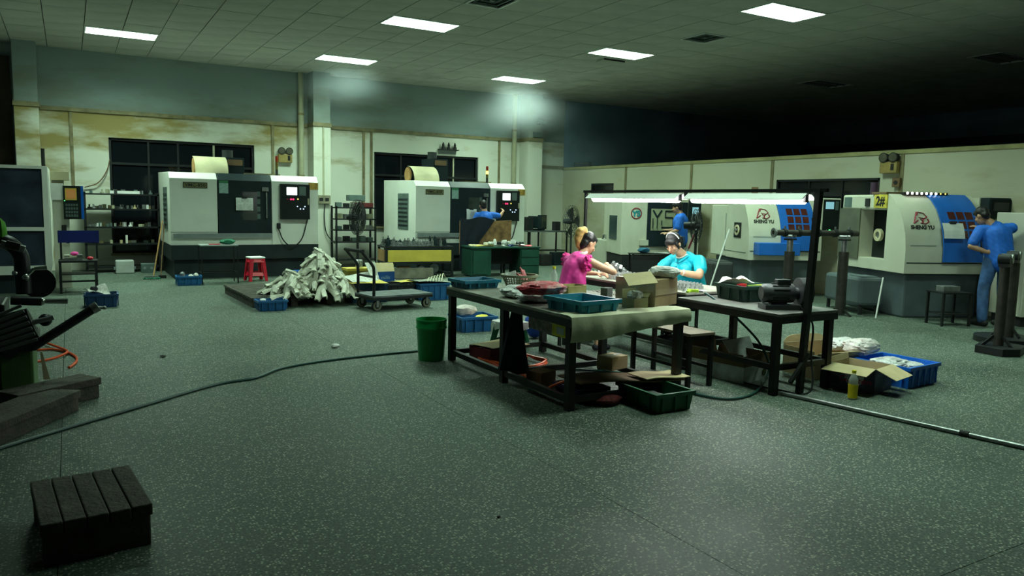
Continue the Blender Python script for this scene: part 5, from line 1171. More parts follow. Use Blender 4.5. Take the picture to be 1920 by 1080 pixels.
# ---- platform trolley
r = thing('platform_trolley', 'black flatbed trolley with a bent push handle', 'trolley', (4.2, 10.72, 0), math.radians(8))
MB().box(-.5, .5, -.30, .30, .20, .225).build('deck', mat('scuffed_deck', (.10, .115, .12), .5, .2, .35, 6, dirt=.5, dirtcol=(.25, .27, .27), dscale=5), r); f = MB()
for q in ((-.5, .5, -.30, -.27), (-.5, .5, .27, .30), (-.5, -.47, -.27, .27), (.47, .5, -.27, .27)): f.box(*q, .16, .2)
f.build('deck_frame', BLACKM, r)
hp = [(-.47, -.25, .225), (-.47, -.25, .58), (-.50, -.25, .68), (-.62, -.25, .82), (-.66, -.25, .87)]
for s in (-1, 1): MB().tube(spline([(x, y * s, z) for x, y, z in hp], 6), .022, 10).build('handle_post', BLACKM, r, True)
MB().cyl((-.66, -.28, .88), (-.66, .28, .88), .026, n=12).build('push_bar', RUBBER, r, True); MB().cyl((-.47, -.25, .50), (-.47, .25, .50), .018, n=10).build('cross_bar', BLACKM, r, True)
WH = mat('worn_tyre', (.13, .13, .09), .7, 0, .2, 6)
for x in (-.42, .42):
    for y in (-.24, .24):
        w_ = MB().cyl((x, y - .02, .075), (x, y + .02, .075), .075, n=22).build('wheel', RUBBER, r, True); MB().ring((x, y - .022, .075), (0, 1, 0), .04, .066, .004, 22).build('wheel_disc', WH, w_)
        MB().box(x - .02, x + .02, y - .035, y - .027, .06, .16).build('fork', STEEL, r); MB().box(x - .02, x + .02, y + .027, y + .035, .06, .16).build('fork', STEEL, r)
# ---- yellow-sided tool bench with tool holders
r = thing('tool_bench', 'black framed tool bench with yellow side boards and tool holders', 'bench', (5.62, 14.85, 0), math.radians(-7))
MB().box(0, 1.5, 0, .7, .62, .66).build('bench_top', BLACKM, r)
for x in (.03, 1.47):
    for y in (.03, .67): MB().bar((x, y, 0), (x, y, .62), .05).build('leg', BLACKM, r)
MB().box(.06, 1.44, .0, .02, .34, .58).build('front_board', YELLOW, r); MB().box(.0, .02, .06, .64, .34, .58).build('end_board', WOODO, r)
MB().box(.0, 1.5, .0, .7, .30, .33).build('lower_deck', BLACKM, r); MB().box(.0, 1.5, .0, .7, .05, .08).build('bottom_deck', BLACKM, r)
rm = wmat(r); tm = [MB().lathe([(.03, 0), (.045, .0), (.045, .03), (.025, .035), (.03, .07), (.022, .13 + .03 * k), (.008, .135 + .03 * k), (.008, .19 + .03 * k)], n=12).mesh('tool_holder', [STEEL, CHROME, MDARK][k], True) for k in range(3)]
for i in range(14):
    for j in range(3):
        if rd.random() < .15: continue
        p = rm @ Vector((.08 + .095 * i + rd.uniform(-.02, .02), .1 + .2 * j, .661)); o = link_copy(tm[rd.randrange(3)], 'tool_holder', None, p, (0, 0, 0), (1.35, 1.35, rd.uniform(.45, .85)))
        tag(o, 'steel tool holder standing in the rows on the yellow-sided bench', 'tool holder', 'tool holders on the yellow-sided bench')
tag(at(MB().box(-.1, .1, -.06, .06, 0, .16).build('block_stack', RUBBER, None, bevel=.004), rm @ Vector((1.3, .3, .661))), 'stacked black blocks at the end of the yellow-sided bench', 'blocks')
for k, (x, m_, s, l) in enumerate(((.12, YELLOW, (.1, .08, .13), 'yellow bottle pack in the bottom of the tool bench'), (.45, WOODO, (.12, .1, .09), 'brown box in the bottom of the tool bench'), (.82, STEEL, (.09, .09, .08), 'steel flange in the bottom of the tool bench'), (1.12, GREYP, (.1, .04, .1), 'grey wheel in the bottom of the tool bench'))):
    b = MB().cyl((0, -s[1], s[2]), (0, s[1], s[2]), s[2], n=20) if k > 1 else MB().box(-s[0], s[0], -s[1], s[1], 0, 2 * s[2] * .8)
    tag(at(b.build('stored_item', m_, None, k > 1), rm @ Vector((x, .22, .081)), math.radians(-7)), l, 'stored item')
r = thing('leaning_board', 'oily grey plank leaning against the front of the tool bench', 'board', (5.72, 14.5, 0), math.radians(-7)); MB().obox((.4, .1, .12), (.85, .03, .22), 0, -.35).build('plank', mat('oily_plank', (.09, .085, .06), .8, 0, .4, 6), r); MB().bar((0, .0, .02), (.82, 0, .02), .04).build('batten', WOODD, r)
# ---- green desk, covered chair, clutter
r = thing('office_desk', 'dark green steel desk covered in papers', 'desk', (7.35, 14.33, 0), math.radians(-8))
GD = mat('dark_green_enamel', (.007, .048, .032), .4, 0, .25, 4, dirt=.3)
MB().box(0, 1.62, 0, .7, .63, .665).build('desk_top', GD, r, bevel=.004)
for x in (.02, 1.15): p_ = MB().box(x, x + .45, .03, .67, .04, .63).build('pedestal', GD, r)
for k in range(3): MB().box(1.17, 1.58, .01, .03, .08 + k * .18, .24 + k * .18).build('drawer', mat('green_drawer', (.009, .055, .036), .4, 0, .2, 5), r)
MB().box(.47, 1.15, .5, .52, .25, .63).build('modesty_panel', RUBBER, r); MB().box(.06, .40, .01, .03, .08, .58).build('door', mat('green_drawer', (.02, .10, .06), .4), r)
dm = wmat(r)
for k, (x, y, w_, d_, m_, l) in enumerate(((.35, .12, .4, .1, YELLOW, 'long yellow strip on the green desk edge'), (.75, .2, .2, .1, NEWS, 'newspaper scraps in the middle of the green desk'), (.95, .1, .12, .07, mat('blue_tag', (.01, .03, .3), .5, 0, .1, 5), 'small dark blue tag on the green desk edge'), (1.3, .12, .3, .08, RED, 'red folder edge at the end of the green desk'), (1.25, .35, .25, .2, PAPER, 'white papers at the back of the green desk'), (.2, .3, .25, .18, CARDL, 'tan sheets under the covered chair side of the desk'))):
    p = dm @ Vector((x, y, .666)); paper('desk_paper', l, p, w_, d_, m_, math.radians(-8 + 9 * (k % 3)), .03, 'paper', 4, 0, 0, .006, k)
for k in range(7):
    p = dm @ Vector((.55 + .11 * k, .3 + .03 * (k % 3), .67)); tag(at(lump((.07, .05, .05 + .02 * (k % 2)), 9, 100 + k, .3).build('crumpled_paper', (NEWS, PAPER, BLACKM, NEWS)[k % 4], None, True), p, k), 'crumpled sheet in the pile of waste on the green desk', 'waste paper', 'crumpled waste on the green desk')
tag(at(MB().lathe([(.001, 0), (.05, 0), (.05, .07), (.04, .08), (.001, .08)], n=14).build('tape_roll', IVORY, None, True), dm @ Vector((.42, .25, .667))), 'ivory tape roll on the green desk', 'tape')
r = thing('covered_chair', 'high-backed chair under a mottled brown cloth behind the desk', 'chair', (7.55, 15.12, 0), math.radians(-4))
MB().sheet(lambda u, v: (1.18 * u, .0 + .03 * math.sin(9 * u) * v, 1.22 - .02 * math.sin(3 * u) - .62 * v), 10, 6, .03).build('cover_cloth', BROWNCL, r, True)
MB().sheet(lambda u, v: (-.10 + (.42 + .42 * (1 - v) ** 3 + .04 * math.sin(9 * v)) * u, -.06 - .03 * math.sin(11 * u) * (.3 + v), 1.26 - .03 * math.sin(8 * u) - 1.12 * v), 12, 10, .03).build('dark_jacket', NAVYCL, r, True)
MB().box(.0, 1.15, .05, .10, .55, 1.2).build('backrest', RUBBER, r); MB().box(.05, 1.1, .1, .22, .38, .44).build('seat', RUBBER, r)
for x in (.08, 1.05):
    for y in (.06, .2): MB().bar((x, y, 0), (x, y, .38), .04).build('leg', BLACKM, r)
MB().box(-.09, .02, -.06, .0, .45, 1.2).build('side_board', WOODB, r)
# ---- monitor desk in the far corner
r = thing('computer_desk', 'thin grey desk with an old monitor in the far corner', 'desk', (10.42, 17.05, 0)); MB().box(0, 1.3, 0, .6, .86, .89).build('desk_top', mat('grey_laminate', (.10, .12, .12), .5, 0, .2, 5), r)
for x in (.08, .35, 1.26):
    for y in (.04, .56): MB().bar((x, y, 0), (x, y, .86), .035).build('leg', BLACKM, r)
MB().box(.35, 1.26, .1, .5, .35, .37).build('shelf', BLACKM, r)
r = thing('crt_monitor', 'old dark cathode ray monitor on the far desk', 'monitor', (11.0, 17.2, .892), math.radians(35)); MB().box(-.2, .2, 0, .1, .04, .42).build('front_bezel', MDARK, r, bevel=.01); MB().box(-.16, .16, -.006, 0, .08, .38).build('screen', mat('grey_green_screen', (.05, .065, .055), .2, 0, .1, 5), r); MB().prism([(-.18, .1), (.18, .1), (.1, .42), (-.1, .42)], .06, .38, 'z').build('tube_housing', MDARK, r); MB().box(-.13, .13, .02, .28, 0, .04).build('foot', MDARK, r)
r = thing('speaker_box', 'tall black speaker box on the far desk beside the monitor', 'speaker', (10.55, 17.2, .892)); MB().box(-.1, .12, 0, .2, 0, .36).build('cabinet', RUBBER, r, bevel=.006); MB().cyl((.01, -.004, .12), (.01, 0, .12), .07, n=18).build('cone', MDARK, r); MB().cyl((.01, -.004, .27), (.01, 0, .27), .035, n=14).build('tweeter', MDARK, r)
tag(at(MB().box(-.09, .09, -.08, .08, 0, .24).build('power_unit', RUBBER, None, bevel=.008), (11.5, 17.35, .892)), 'black box unit behind the monitor on the far desk', 'box')
for k, (x, s) in enumerate(((10.75, .3), (11.15, .35), (11.55, .3))): tag(at(MB().box(-.16, .16, -.14, .14, 0, s).build('stored_case', (RUBBER, MDARK, BLACKM)[k], None, bevel=.02), (x, 16.75, 0)), ('dark case on the floor under the speaker box', 'dark case on the floor under the monitor', 'dark case on the floor beside the grey fan')[k], 'case')
# blue rag & sheets on the low table before the patterned lathe
p = wmat([o for o in D.objects if o.name.startswith('side_table')][0])
tag(at(lump((.15, .09, .06), 12, 81, .2).build('blue_rag', mat('blue_purple_rag', (.01, .10, .18), .8, 0, .5, 8, bump=.4), None, True), p @ Vector((.30, -.04, .601))), 'blue crumpled rag on the low black table', 'rag')
paper('white_sheet', 'white sheets on the low black table beside the blue rag', p @ Vector((.68, -.04, .602)), .34, .2, PAPER, -.38, .01)
tag(at(MB().lathe([(.001, 0), (.07, 0), (.07, .02), (.05, .03), (.05, .11), (.06, .12), (.001, .12)], n=16).build('turned_part', CHROME, None, True), wmat(YS) @ Vector((.1, 1.75, .781))), 'shiny turned metal part on the end bench of the patterned lathe', 'metal part')
# ---- lathe bar stands and pipe
def roller_stand(label, loc, h_):
    r = thing('bar_stand', label, 'stand', loc, .25, 'bar support stands')
    MB().cyl((0, 0, .02), (0, 0, h_ - .25), .075, n=18).build('post', mat('oily_iron', (.045, .042, .035), .5, .4, .35, 8), r, True); MB().cyl((0, 0, h_ - .3), (0, 0, h_ - .05), .045, n=14).build('screw', STEEL, r, True)
    for a in (0, 2.1, 4.2): MB().bar((.05 * math.cos(a), .05 * math.sin(a), .1), (.24 * math.cos(a), .24 * math.sin(a), .012), .03, .02).build('foot', BLACKM, r)
    MB().box(-.09, .09, -.06, .06, h_ - .08, h_ - .055).build('saddle', BLACKM, r)
    for s in (-1, 1): MB().cyl((s * .06, -.06, h_ - .02), (s * .06, .06, h_ - .02), .022, n=12).build('roller', STEEL, r, True)
    return r
roller_stand('iron bar stand under the long pipe beside the coolant tank', (10.22, 7.45, 0), 1.22); roller_stand('iron bar stand under the long pipe behind the grinder', (9.36, 7.75, 0), 1.22)
r = thing('bar_feed_pipe', 'long dark pipe with clamps resting on two iron stands', 'pipe', (9.1, 7.84, 1.25), math.atan2(-.40, 1.36))
MB().cyl((0, 0, 0), (1.45, 0, 0), .045, n=16).build('pipe', mat('oily_iron', (.045, .042, .035), .5, .4), r, True); MB().ring((0, 0, 0), (1, 0, 0), .035, .07, .03, 18).build('end_flange', STEEL, r, True)
for x in (.18, .42, .75, 1.05, 1.3): MB().ring((x, 0, 0), (1, 0, 0), .044, .062, .05, 16).build('clamp', BLACKM, r, True); MB().bar((x, 0, .05), (x, 0, .1), .02).build('clamp_bolt', STEEL, r)
def stick(label, a, b, rr, mt): return tag(MB().cyl(a, b, rr, n=8).build('stick', mt, None, True), label, 'stick')
stick('white stick leaning on the coolant tank', (10.35, 6.93, .01), PX(1656, 520, 10.50), .012, PAPER)
stick('pale stick leaning on the drip-tray lathe end', (9.95, 10.0, .01), (10.42, 10.0, 1.22), .014, PAPER)
r = thing('broom', 'red-collared broom leaning behind the turquoise-shirted worker', 'broom', (9.55, 10.55, 0)); MB().cyl((0, 0, .02), (.5, -.15, 1.32), .013, n=8).build('handle', STEEL, r, True); MB().box(-.15, .15, -.04, .04, 0, .08).build('head', CARDD, r); MB().cyl((.32, -.095, .84), (.42, -.125, 1.1), .02, n=8).build('collar', LOGO, r)
r = thing('side_table', 'small black iron table with a steel box before the badge-numbered lathe', 'table', (10.70, 6.40, 0), math.radians(-22)); MB().box(0, .46, -.36, 0, .46, .48).build('table_top', BLACKM, r)
for x in (.02, .44):
    for y in (-.34, -.02): MB().bar((x, y, 0), (x, y, .46), .03).build('leg', BLACKM, r)
MB().box(.02, .44, -.34, -.02, .16, .175).build('shelf', BLACKM, r)
q = wmat(r); tag(at(MB().box(-.13, .13, -.08, .08, 0, .08).build('steel_box', STEEL, None, bevel=.006), q @ Vector((.2, -.18, .481)), -.4), 'low steel box on the small black iron table', 'box')
# ---- heavy post stands at the right edge
for k, (x, y, l) in enumerate(((9.22, 4.62, 'iron post stand on a thick six-sided plate near the white floor paper'), (10.12, 4.98, 'iron post stand on a round plate beside the blue-shirted worker'))):
    r = thing('post_stand', l, 'stand', (x, y, 0), .3, 'iron post stands')
    if k == 0: MB().prism([(-.28, -.1), (-.12, -.24), (.24, -.24), (.3, -.05), (.18, .2), (-.16, .2)], 0, .09, 'z').build('base_plate', BLACKM, r, bevel=.006)
    else: MB().cyl((0, 0, 0), (0, 0, .07), .36, n=26).build('base_plate', BLACKM, r, True)
    MB().cyl((0, 0, .07), (0, 0, 1.0), .055 if k == 0 else .075, n=16).build('post', mat('oily_iron', (.045, .042, .035), .5, .4), r, True)
    for a in range(3): MB().bar((.05 * math.cos(a * 2.1), .05 * math.sin(a * 2.1), .2), (.17 * math.cos(a * 2.1), .17 * math.sin(a * 2.1), .08), .02, .03).build('gusset', BLACKM, r)
    MB().box(-.12, .12, -.05, .05, 1.0, 1.04).build('saddle', BLACKM, r)
    for s in (-1, 1): MB().cyl((s * .08, -.06, 1.09), (s * .08, .06, 1.09), .055, n=16).build('roller', BLACKM if s < 0 else STEEL, r, True)
MB().cyl((.16, -.02, 1.08), (.16, .06, 1.08), .03, n=12).build('bright_nut', CHROME, r, True)
r = thing('cabinet', 'pale machine cabinet edge standing behind the post stands', 'cabinet', (11.62, 5.56, 0), math.radians(-22)); MB().box(0, .6, .0, .6, .14, 1.62).build('body', LWHITE, r, bevel=.01); MB().box(.03, .57, .03, .57, 0, .14).build('plinth', RUBBER, r); MB().box(.05, .55, -.01, 0, .3, 1.5).build('door', MWHITE, r)
paper('floor_paper', 'white paper strip on the floor by the post stands', tuple(G(1840, 632)[:2]) + (0,), .28, .06, PAPER, .1, .004)
# ---- left: bin of newspapers
crate('plastic_crate', 'dark blue crate of newspaper on the floor left of the open aisle', 'crate', (.14, 12.2, 0), math.radians(-2), .42, .36, .19, mat('dusty_blue_crate', (.015, .06, .16), .5, 0, .25, 4, dirt=.3), (4, 3))
paper('newspaper', 'curled newspaper sticking out of the dark blue crate at left', (.30, 12.36, .20), .3, .26, NEWS, .3, .08, 'newspaper', 6, .3)
tag(at(lump((.06, .05, .05), 9, 88).build('dark_rag', DARKCL, None, True), (.26, 12.42, .19)), 'black rag stuffed in the crate of newspaper', 'rag')

# ================================================================== LEFT FOREGROUND: manual machine, timber steps
GRN = mat('old_green_paint', (.075, .16, .05), .5, 0, .3, 4, dirt=.4)
CAST = mat('oily_cast_iron', (.022, .025, .027), .36, .4, .4, 6, dirt=.3, dirtcol=(.06, .06, .055))
r = thing('manual_lathe', 'old green manual lathe with black carriage and chrome handles', 'lathe', (-.75, 6.75, 0))
def lp(px, py, Y): return PY(px, py, Y) - Vector((-.75, 6.75, 0))
MB().box(-.9, .47, .05, .75, 0, .42).build('base', GRN, r, bevel=.02); MB().box(-.9, .50, .02, .78, .40, .47).build('chip_tray', CAST, r, bevel=.01)
for k in range(4): MB().box(-.25 + k * .17, -.17 + k * .17, .04, .05, .06, .38).build('base_rib', GRN, r)
MB().box(-.9, .42, .12, .68, .47, .62).build('bed', CAST, r, bevel=.01)
RIBM = mat('grey_cast_rib', (.10, .112, .112), .4, .2, .2, 8)
for k in range(7): MB().bar(lp(-25 + 4 * k, 600 + 9.5 * k, 6.60), lp(40 + 5 * k, 573 + 10.5 * k, 6.60), .04, .02).build('cooling_rib', RIBM, r)
MB().cyl(lp(-40, 640, 6.83), lp(62, 605, 6.83), .15, .12, n=24).build('motor_drum', CAST, r, True)
MB().box(-.3, .30, .1, .6, .60, .76).build('carriage', CAST, r, bevel=.02)
a, b = lp(62, 650, 6.8), lp(178, 577, 6.8)
MB().cyl(a, b, .036, n=16).build('lead_bar', CAST, r, True); MB().ring(b, b - a, .02, .042, .05, 16).build('bar_collar', STEEL, r, True); c = lp(196, 577, 6.8); MB().cyl(b, c, .011, n=8).build('bar_bolt', STEEL, r, True); MB().ball(c, .016, 8).build('bolt_head', STEEL, r, True)
a, b, c = lp(20, 563, 6.8), lp(78, 565, 6.8), lp(127, 564, 6.8)
MB().cyl(a, b, .035, n=12).build('handle_arm', CAST, r, True); MB().cyl(b, c, .018, .024, n=14).build('chrome_grip', CHROME, r, True); MB().ball(b, .03, 12).build('grip_collar', CHROME, r, True)
a, b, c = lp(48, 520, 6.9), lp(64, 504, 6.9), lp(88, 502, 6.9)
MB().cyl(a, b, .014, n=10).build('crank_arm', CHROME, r, True); MB().cyl(b, c, .014, .019, n=12).build('crank_grip', CHROME, r, True); MB().ball(a, .03, 12).build('crank_hub', CHROME, r, True); MB().ball(lp(28, 512, 6.9), .022, 10).build('oil_cup', CHROME, r, True)
MB().tube(spline([lp(-20, 450, 6.95), lp(15, 455, 6.95), lp(38, 478, 6.95), lp(42, 510, 6.95), lp(45, 550, 6.95)], 6), .055, 12).build('tailstock_neck', CAST, r, True); MB().obox(lp(24, 462, 6.85), (.16, .08, .05), 0, 0, .3).build('dial_plate', STEEL, r); MB().obox(lp(24, 460, 6.83), (.09, .05, .052), 0, 0, .3).build('dial_window', INK, r)
MB().cyl(lp(72, 530, 7.15), lp(72, 530, 7.0), .12, n=24).build('handwheel', CAST, r, True); MB().box(-.32, .0, .25, .5, .76, .95).build('tool_post', CAST, r, bevel=.02)
MB().ball(lp(85, 600, 6.9), .05, 12).build('gear_knob', CAST, r, True); MB().cyl(lp(60, 605, 6.8), lp(100, 595, 6.8), .02, n=10).build('feed_shaft', STEEL, r, True)
MB().cyl(lp(20, 660, 6.75), lp(20, 660, 6.85), .05, n=16).build('oil_plug', CAST, r, True)
MB().sheet(lambda u, v: lp(72 + 6 * v, 660 + 52 * v, 6.78) + Vector((.012 + .045 * u * (.3 + .7 * v), 0, 0)), 3, 4, .01).build('hanging_tag', CREAM, r)
tag(at(lump((.13, .12, .10), 12, 92, .2).build('leather_bag', mat('brown_leather', (.14, .07, .03), .6, 0, .4, 6), None, True), Vector((-.98, 7.0, .765))), 'brown leather bag on top of the old green lathe', 'bag')
tag(at(lump((.05, .05, .10), 10, 93, .2).build('green_glove', mat('neon_green_cloth', (.10, .38, .03), .7, 0, .2, 8), None, True), PY(2, 462, 6.95)), 'neon green glove on the old green lathe', 'glove')
def timber(label, corners, z0, z1, nplank, along, mt=WOODD, legs=True):
    "stacked timber step: planks over two bearers; corners = (origin, rz, w, d)"
    (ox, oy), rz, w_, d_ = corners; r = thing('timber_step', label, 'step', (ox, oy, 0), rz)
    for k in range(nplank):
        j = random.uniform(-.004, .004)
        if along == 'y': MB().box(w_ * k / nplank + .002, w_ * (k + 1) / nplank - .002, j, d_ + j, z1 - .055, z1 + j * .6).build('plank', mt, r, bevel=.006)
        else: MB().box(j, w_ + j, d_ * k / nplank + .002, d_ * (k + 1) / nplank - .002, z1 - .055, z1 + j * .6).build('plank', mt, r, bevel=.006)
    if legs:
        MB().box(.01, w_ - .01, .015, .10, z0, z1 - .056).build('bearer', mt, r, bevel=.005); MB().box(.01, w_ - .01, d_ - .10, d_ - .015, z0, z1 - .056).build('bearer', mt, r, bevel=.005)
    return r
r = timber('dark timber foot block of five planks in the near open floor', ((-.16, 3.66), math.radians(5.5), .445, .61), 0, .20, 5, 'y')
timber('dark timber step nearest the hose, before the old green lathe', ((-.62, 5.35), math.radians(58), 1.22, .32), 0, .15, 2, 'x')
timber('dark timber step pushed against the old green lathe base', ((-.37, 6.34), math.radians(35), .66, .26), 0, .16, 2, 'x')
hp = [G(40, 656, .014), G(72, 656, .014), G(100, 655, .014), G(125, 660, .014), G(141, 668, .014), G(144, 676, .014), G(137, 684, .014), G(129, 689, .014)]
tag(MB().tube(spline(hp, 6), .012, 7).build('air_hose', ORANGE, None, True), 'orange air hose end curling out beside the old green lathe', 'hose')
tag(MB().tube(spline([G(70, 636, .03), G(90, 644, .03), G(110, 651, .03), G(126, 658, .035), G(120, 664, .03), G(102, 671, .016), G(80, 676, .016), G(50, 680, .016)], 6), .012, 7).build('air_hose', ORANGE, None, True), 'second orange hose loop beside the old green lathe', 'hose')
# ================================================================== PEOPLE
class Blob:
    "union of tapered capsules and ellipsoids, remeshed into one continuous surface"
    def __init__(s): s.b = MB()
    def cap(s, p0, r0, p1, r1, n=12):
        p0, p1 = Vector(p0), Vector(p1); d = p1 - p0; L_ = d.length; d.normalize()
        up = Vector((0, 0, 1)) if abs(d.z) < .9 else Vector((1, 0, 0)); a = d.cross(up).normalized(); b = d.cross(a)
        prof = [(r0 * math.sin(t), -r0 * math.cos(t)) for t in (.25, .6, 1.0, 1.35)] + [(r0 + (r1 - r0) * f, L_ * f) for f in (0, .33, .66, 1)] + [(r1 * math.cos(t), L_ + r1 * math.sin(t)) for t in (.3, .65, 1.0, 1.32)]
        vs = [p0 + d * h + (a * math.cos(2 * math.pi * k / n) + b * math.sin(2 * math.pi * k / n)) * r for r, h in prof for k in range(n)]
        N = len(prof); fs = [(i * n + k, i * n + (k + 1) % n, (i + 1) * n + (k + 1) % n, (i + 1) * n + k) for i in range(N - 1) for k in range(n)]
        fs += [tuple(range(n))[::-1], tuple(range((N - 1) * n, N * n))]
        s.b.add(vs, fs); return s
    def chain(s, pts):
        for (p, r), (q, t) in zip(pts, pts[1:]): s.cap(p, r, q, t)
        return s
    def ell(s, c, r, R=None): s.b.ball(c, r, 16, R); return s
    def build(s, name, mt, parent, vox=.008, smooth=4, rough=0., seed=0):
        me = s.b.mesh('tmp', mt); o = D.objects.new('tmp', me); COL.objects.link(o)
        m_ = o.modifiers.new('r', 'REMESH'); m_.mode = 'VOXEL'; m_.voxel_size = vox
        sm = o.modifiers.new('s', 'SMOOTH'); sm.iterations = smooth; sm.factor = .5
        dg = bpy.context.evaluated_depsgraph_get(); dg.update()
        out = D.meshes.new_from_object(o.evaluated_get(dg)); D.objects.remove(o, do_unlink=True); D.meshes.remove(me)
        out.name = name; out.materials.clear(); out.materials.append(mt)
        if rough:
            rd_ = random.Random(seed)
            co = np.empty(len(out.vertices) * 3, 'f'); out.vertices.foreach_get('co', co); co = co.reshape(-1, 3)
            w1 = np.sin(co[:, 0] * 41 + co[:, 2] * 57 + seed) * np.sin(co[:, 1] * 47 - co[:, 2] * 33) * rough
            nn = np.empty(len(out.vertices) * 3, 'f'); out.vertices.foreach_get('normal', nn); co += nn.reshape(-1, 3) * w1[:, None]; out.vertices.foreach_set('co', co.ravel())
        out.polygons.foreach_set('use_smooth', [True] * len(out.polygons))
        if parent is not None: out.transform(wmat(parent).inverted())
        ob = D.objects.new(name, out); COL.objects.link(ob); ob.parent = parent; return ob
def frame(f, u):
    f = Vector(f).normalized(); u = Vector(u); u = (u - f * u.dot(f)).normalized(); r = f.cross(u)
    R = Matrix((r, f, u)).transposed(); return f, u, r, R
def head(bl, c, f, u, s=1.):
    f, u, r, R = frame(f, u); c = Vector(c)
    bl.ell(c + u * .025 * s - f * .012 * s, (.073 * s, .090 * s, .100 * s), R); bl.ell(c + f * .022 * s - u * .035 * s, (.060 * s, .066 * s, .075 * s), R)
    bl.ell(c + f * .055 * s - u * .088 * s, (.026 * s, .024 * s, .022 * s), R)
    bl.cap(c + f * .084 * s + u * .005 * s, .009 * s, c + f * .103 * s - u * .026 * s, .013 * s)
    for q in (-1, 1):
        bl.ell(c + r * .075 * s * q - f * .01 * s - u * .012 * s, (.010 * s, .020 * s, .030 * s), R); bl.ell(c + f * .068 * s + r * .034 * s * q - u * .022 * s, (.024 * s, .016 * s, .022 * s), R)
    bl.ell(c + f * .080 * s - u * .058 * s, (.022 * s, .012 * s, .011 * s), R)
def face_parts(root, c, f, u, s=1., closed=True):
    f, u, r, R = frame(f, u); c = Vector(c); im = wmat(root).inverted()
    def put(b, nm, mt): me = b.mesh(nm, mt, True); me.transform(im); o = D.objects.new(nm, me); COL.objects.link(o); o.parent = root
    for q in (-1, 1):
        put(MB().ball(c + f * .083 * s + r * .031 * s * q + u * .004 * s, (.014 * s, .006 * s, .0035 * s if closed else .007 * s), 10, R), 'eye', INK)
        put(MB().ball(c + f * .085 * s + r * .031 * s * q + u * .024 * s, (.018 * s, .005 * s, .003 * s), 10, R), 'eyebrow', HAIRB)
    put(MB().ball(c + f * .091 * s - u * .058 * s, (.018 * s, .005 * s, .006 * s), 10, R), 'mouth', mat('lips', (.42, .12, .10), .5, 0, 0))
def hand(bl, w_, d, pn, s=1., curl=.6, side=1, grip=0.):
    "palm + four unequal bent fingers + thumb; d = pointing dir, pn = palm normal"
    d = Vector(d).normalized(); pn = Vector(pn); pn = (pn - d * pn.dot(d)).normalized(); x = d.cross(pn) * side; w_ = Vector(w_)
    R = Matrix((x, d, pn)).transposed(); bl.ell(w_ + d * .045 * s, (.038 * s, .048 * s, .016 * s), R); bl.cap(w_ - d * .02 * s, .024 * s, w_ + d * .02 * s, .022 * s)
    for k, (o_, l) in enumerate(((-.028, .066), (-.010, .078), (.009, .072), (.026, .056))):
        b = w_ + d * .085 * s + x * o_ * s; c1 = curl * .5; c2 = curl * 1.3
        d1 = (d * math.cos(c1) + pn * math.sin(c1)); d2 = (d * math.cos(c2) + pn * math.sin(c2))
        m_ = b + d1 * l * .5 * s; bl.cap(b - d * .03 * s, .0098 * s, m_, .0088 * s, 8); bl.cap(m_, .0088 * s, m_ + d2 * l * .5 * s, .0075 * s, 8)
    t0 = w_ + d * .025 * s - x * .032 * s; t1 = t0 + (d * .7 - x * .6 + pn * .3).normalized() * .035 * s; bl.cap(t0, .013 * s, t1, .0105 * s, 8); bl.cap(t1, .0105 * s, t1 + (d * .9 + pn * .4).normalized() * .028 * s, .0085 * s, 8)
V = Vector
# ------------------------------------------------ woman in pink
P = thing('person', 'seated person in pink blouse with bleached ponytail, back turned, assembling parts', 'person', (4.85, 7.02, 0))
hc, hf, hu = V((5.12, 7.05, 1.16)), (.80, -.08, -.55), (.6, 0, .8)
b = Blob(); head(b, hc, hf, hu); b.cap((5.02, 7.045, 1.03), .052, hc + V((-.025, 0, -.05)), .050)
b.chain([((4.85, 7.02, .52), .13), ((4.87, 7.02, .70), .105), ((4.95, 7.03, .92), .115), ((5.0, 7.04, 1.02), .06)]); b.cap((4.97, 6.86, .985), .05, (4.97, 7.22, .975), .05)
b.chain([((4.97, 6.84, .985), .050), ((5.10, 6.76, .915), .045), ((5.215, 6.69, .865), .038), ((5.30, 6.86, .895), .034), ((5.355, 6.985, .915), .024)])
b.chain([((4.97, 7.25, .97), .048), ((5.08, 7.33, .88), .042), ((5.17, 7.35, .81), .037), ((5.26, 7.24, .805), .032), ((5.32, 7.13, .805), .023)])
hand(b, (5.355, 6.985, .915), (.25, .95, .15), (.6, 0, -.6), .95, .9, -1); hand(b, (5.32, 7.13, .805), (.5, -.85, .05), (.3, .2, -.9), .95, .8, 1)
b.chain([((4.85, 6.93, .50), .075), ((5.12, 6.62, .60), .055), ((5.03, 6.63, .30), .048), ((4.98, 6.64, .08), .034)]); b.chain([((4.85, 7.12, .50), .075), ((5.2, 7.14, .50), .055), ((5.16, 7.14, .28), .048), ((5.12, 7.14, .08), .034)])
b.build('body', SKIN, P, .0065, 4)
face_parts(P, hc, hf, hu)
b = Blob(); b.chain([((4.84, 7.02, .60), .155), ((4.87, 7.02, .72), .135), ((4.93, 7.03, .88), .145), ((4.97, 7.035, .96), .12)]); b.cap((4.96, 6.89, .96), .075, (4.96, 7.19, .955), .075); b.ell((4.90, 6.93, .74), (.10, .10, .16)); b.ell((4.90, 7.11, .74), (.10, .10, .16))
b.build('blouse', PINK, P, .009, 5, .0012, 3)
rd = random.Random(5)
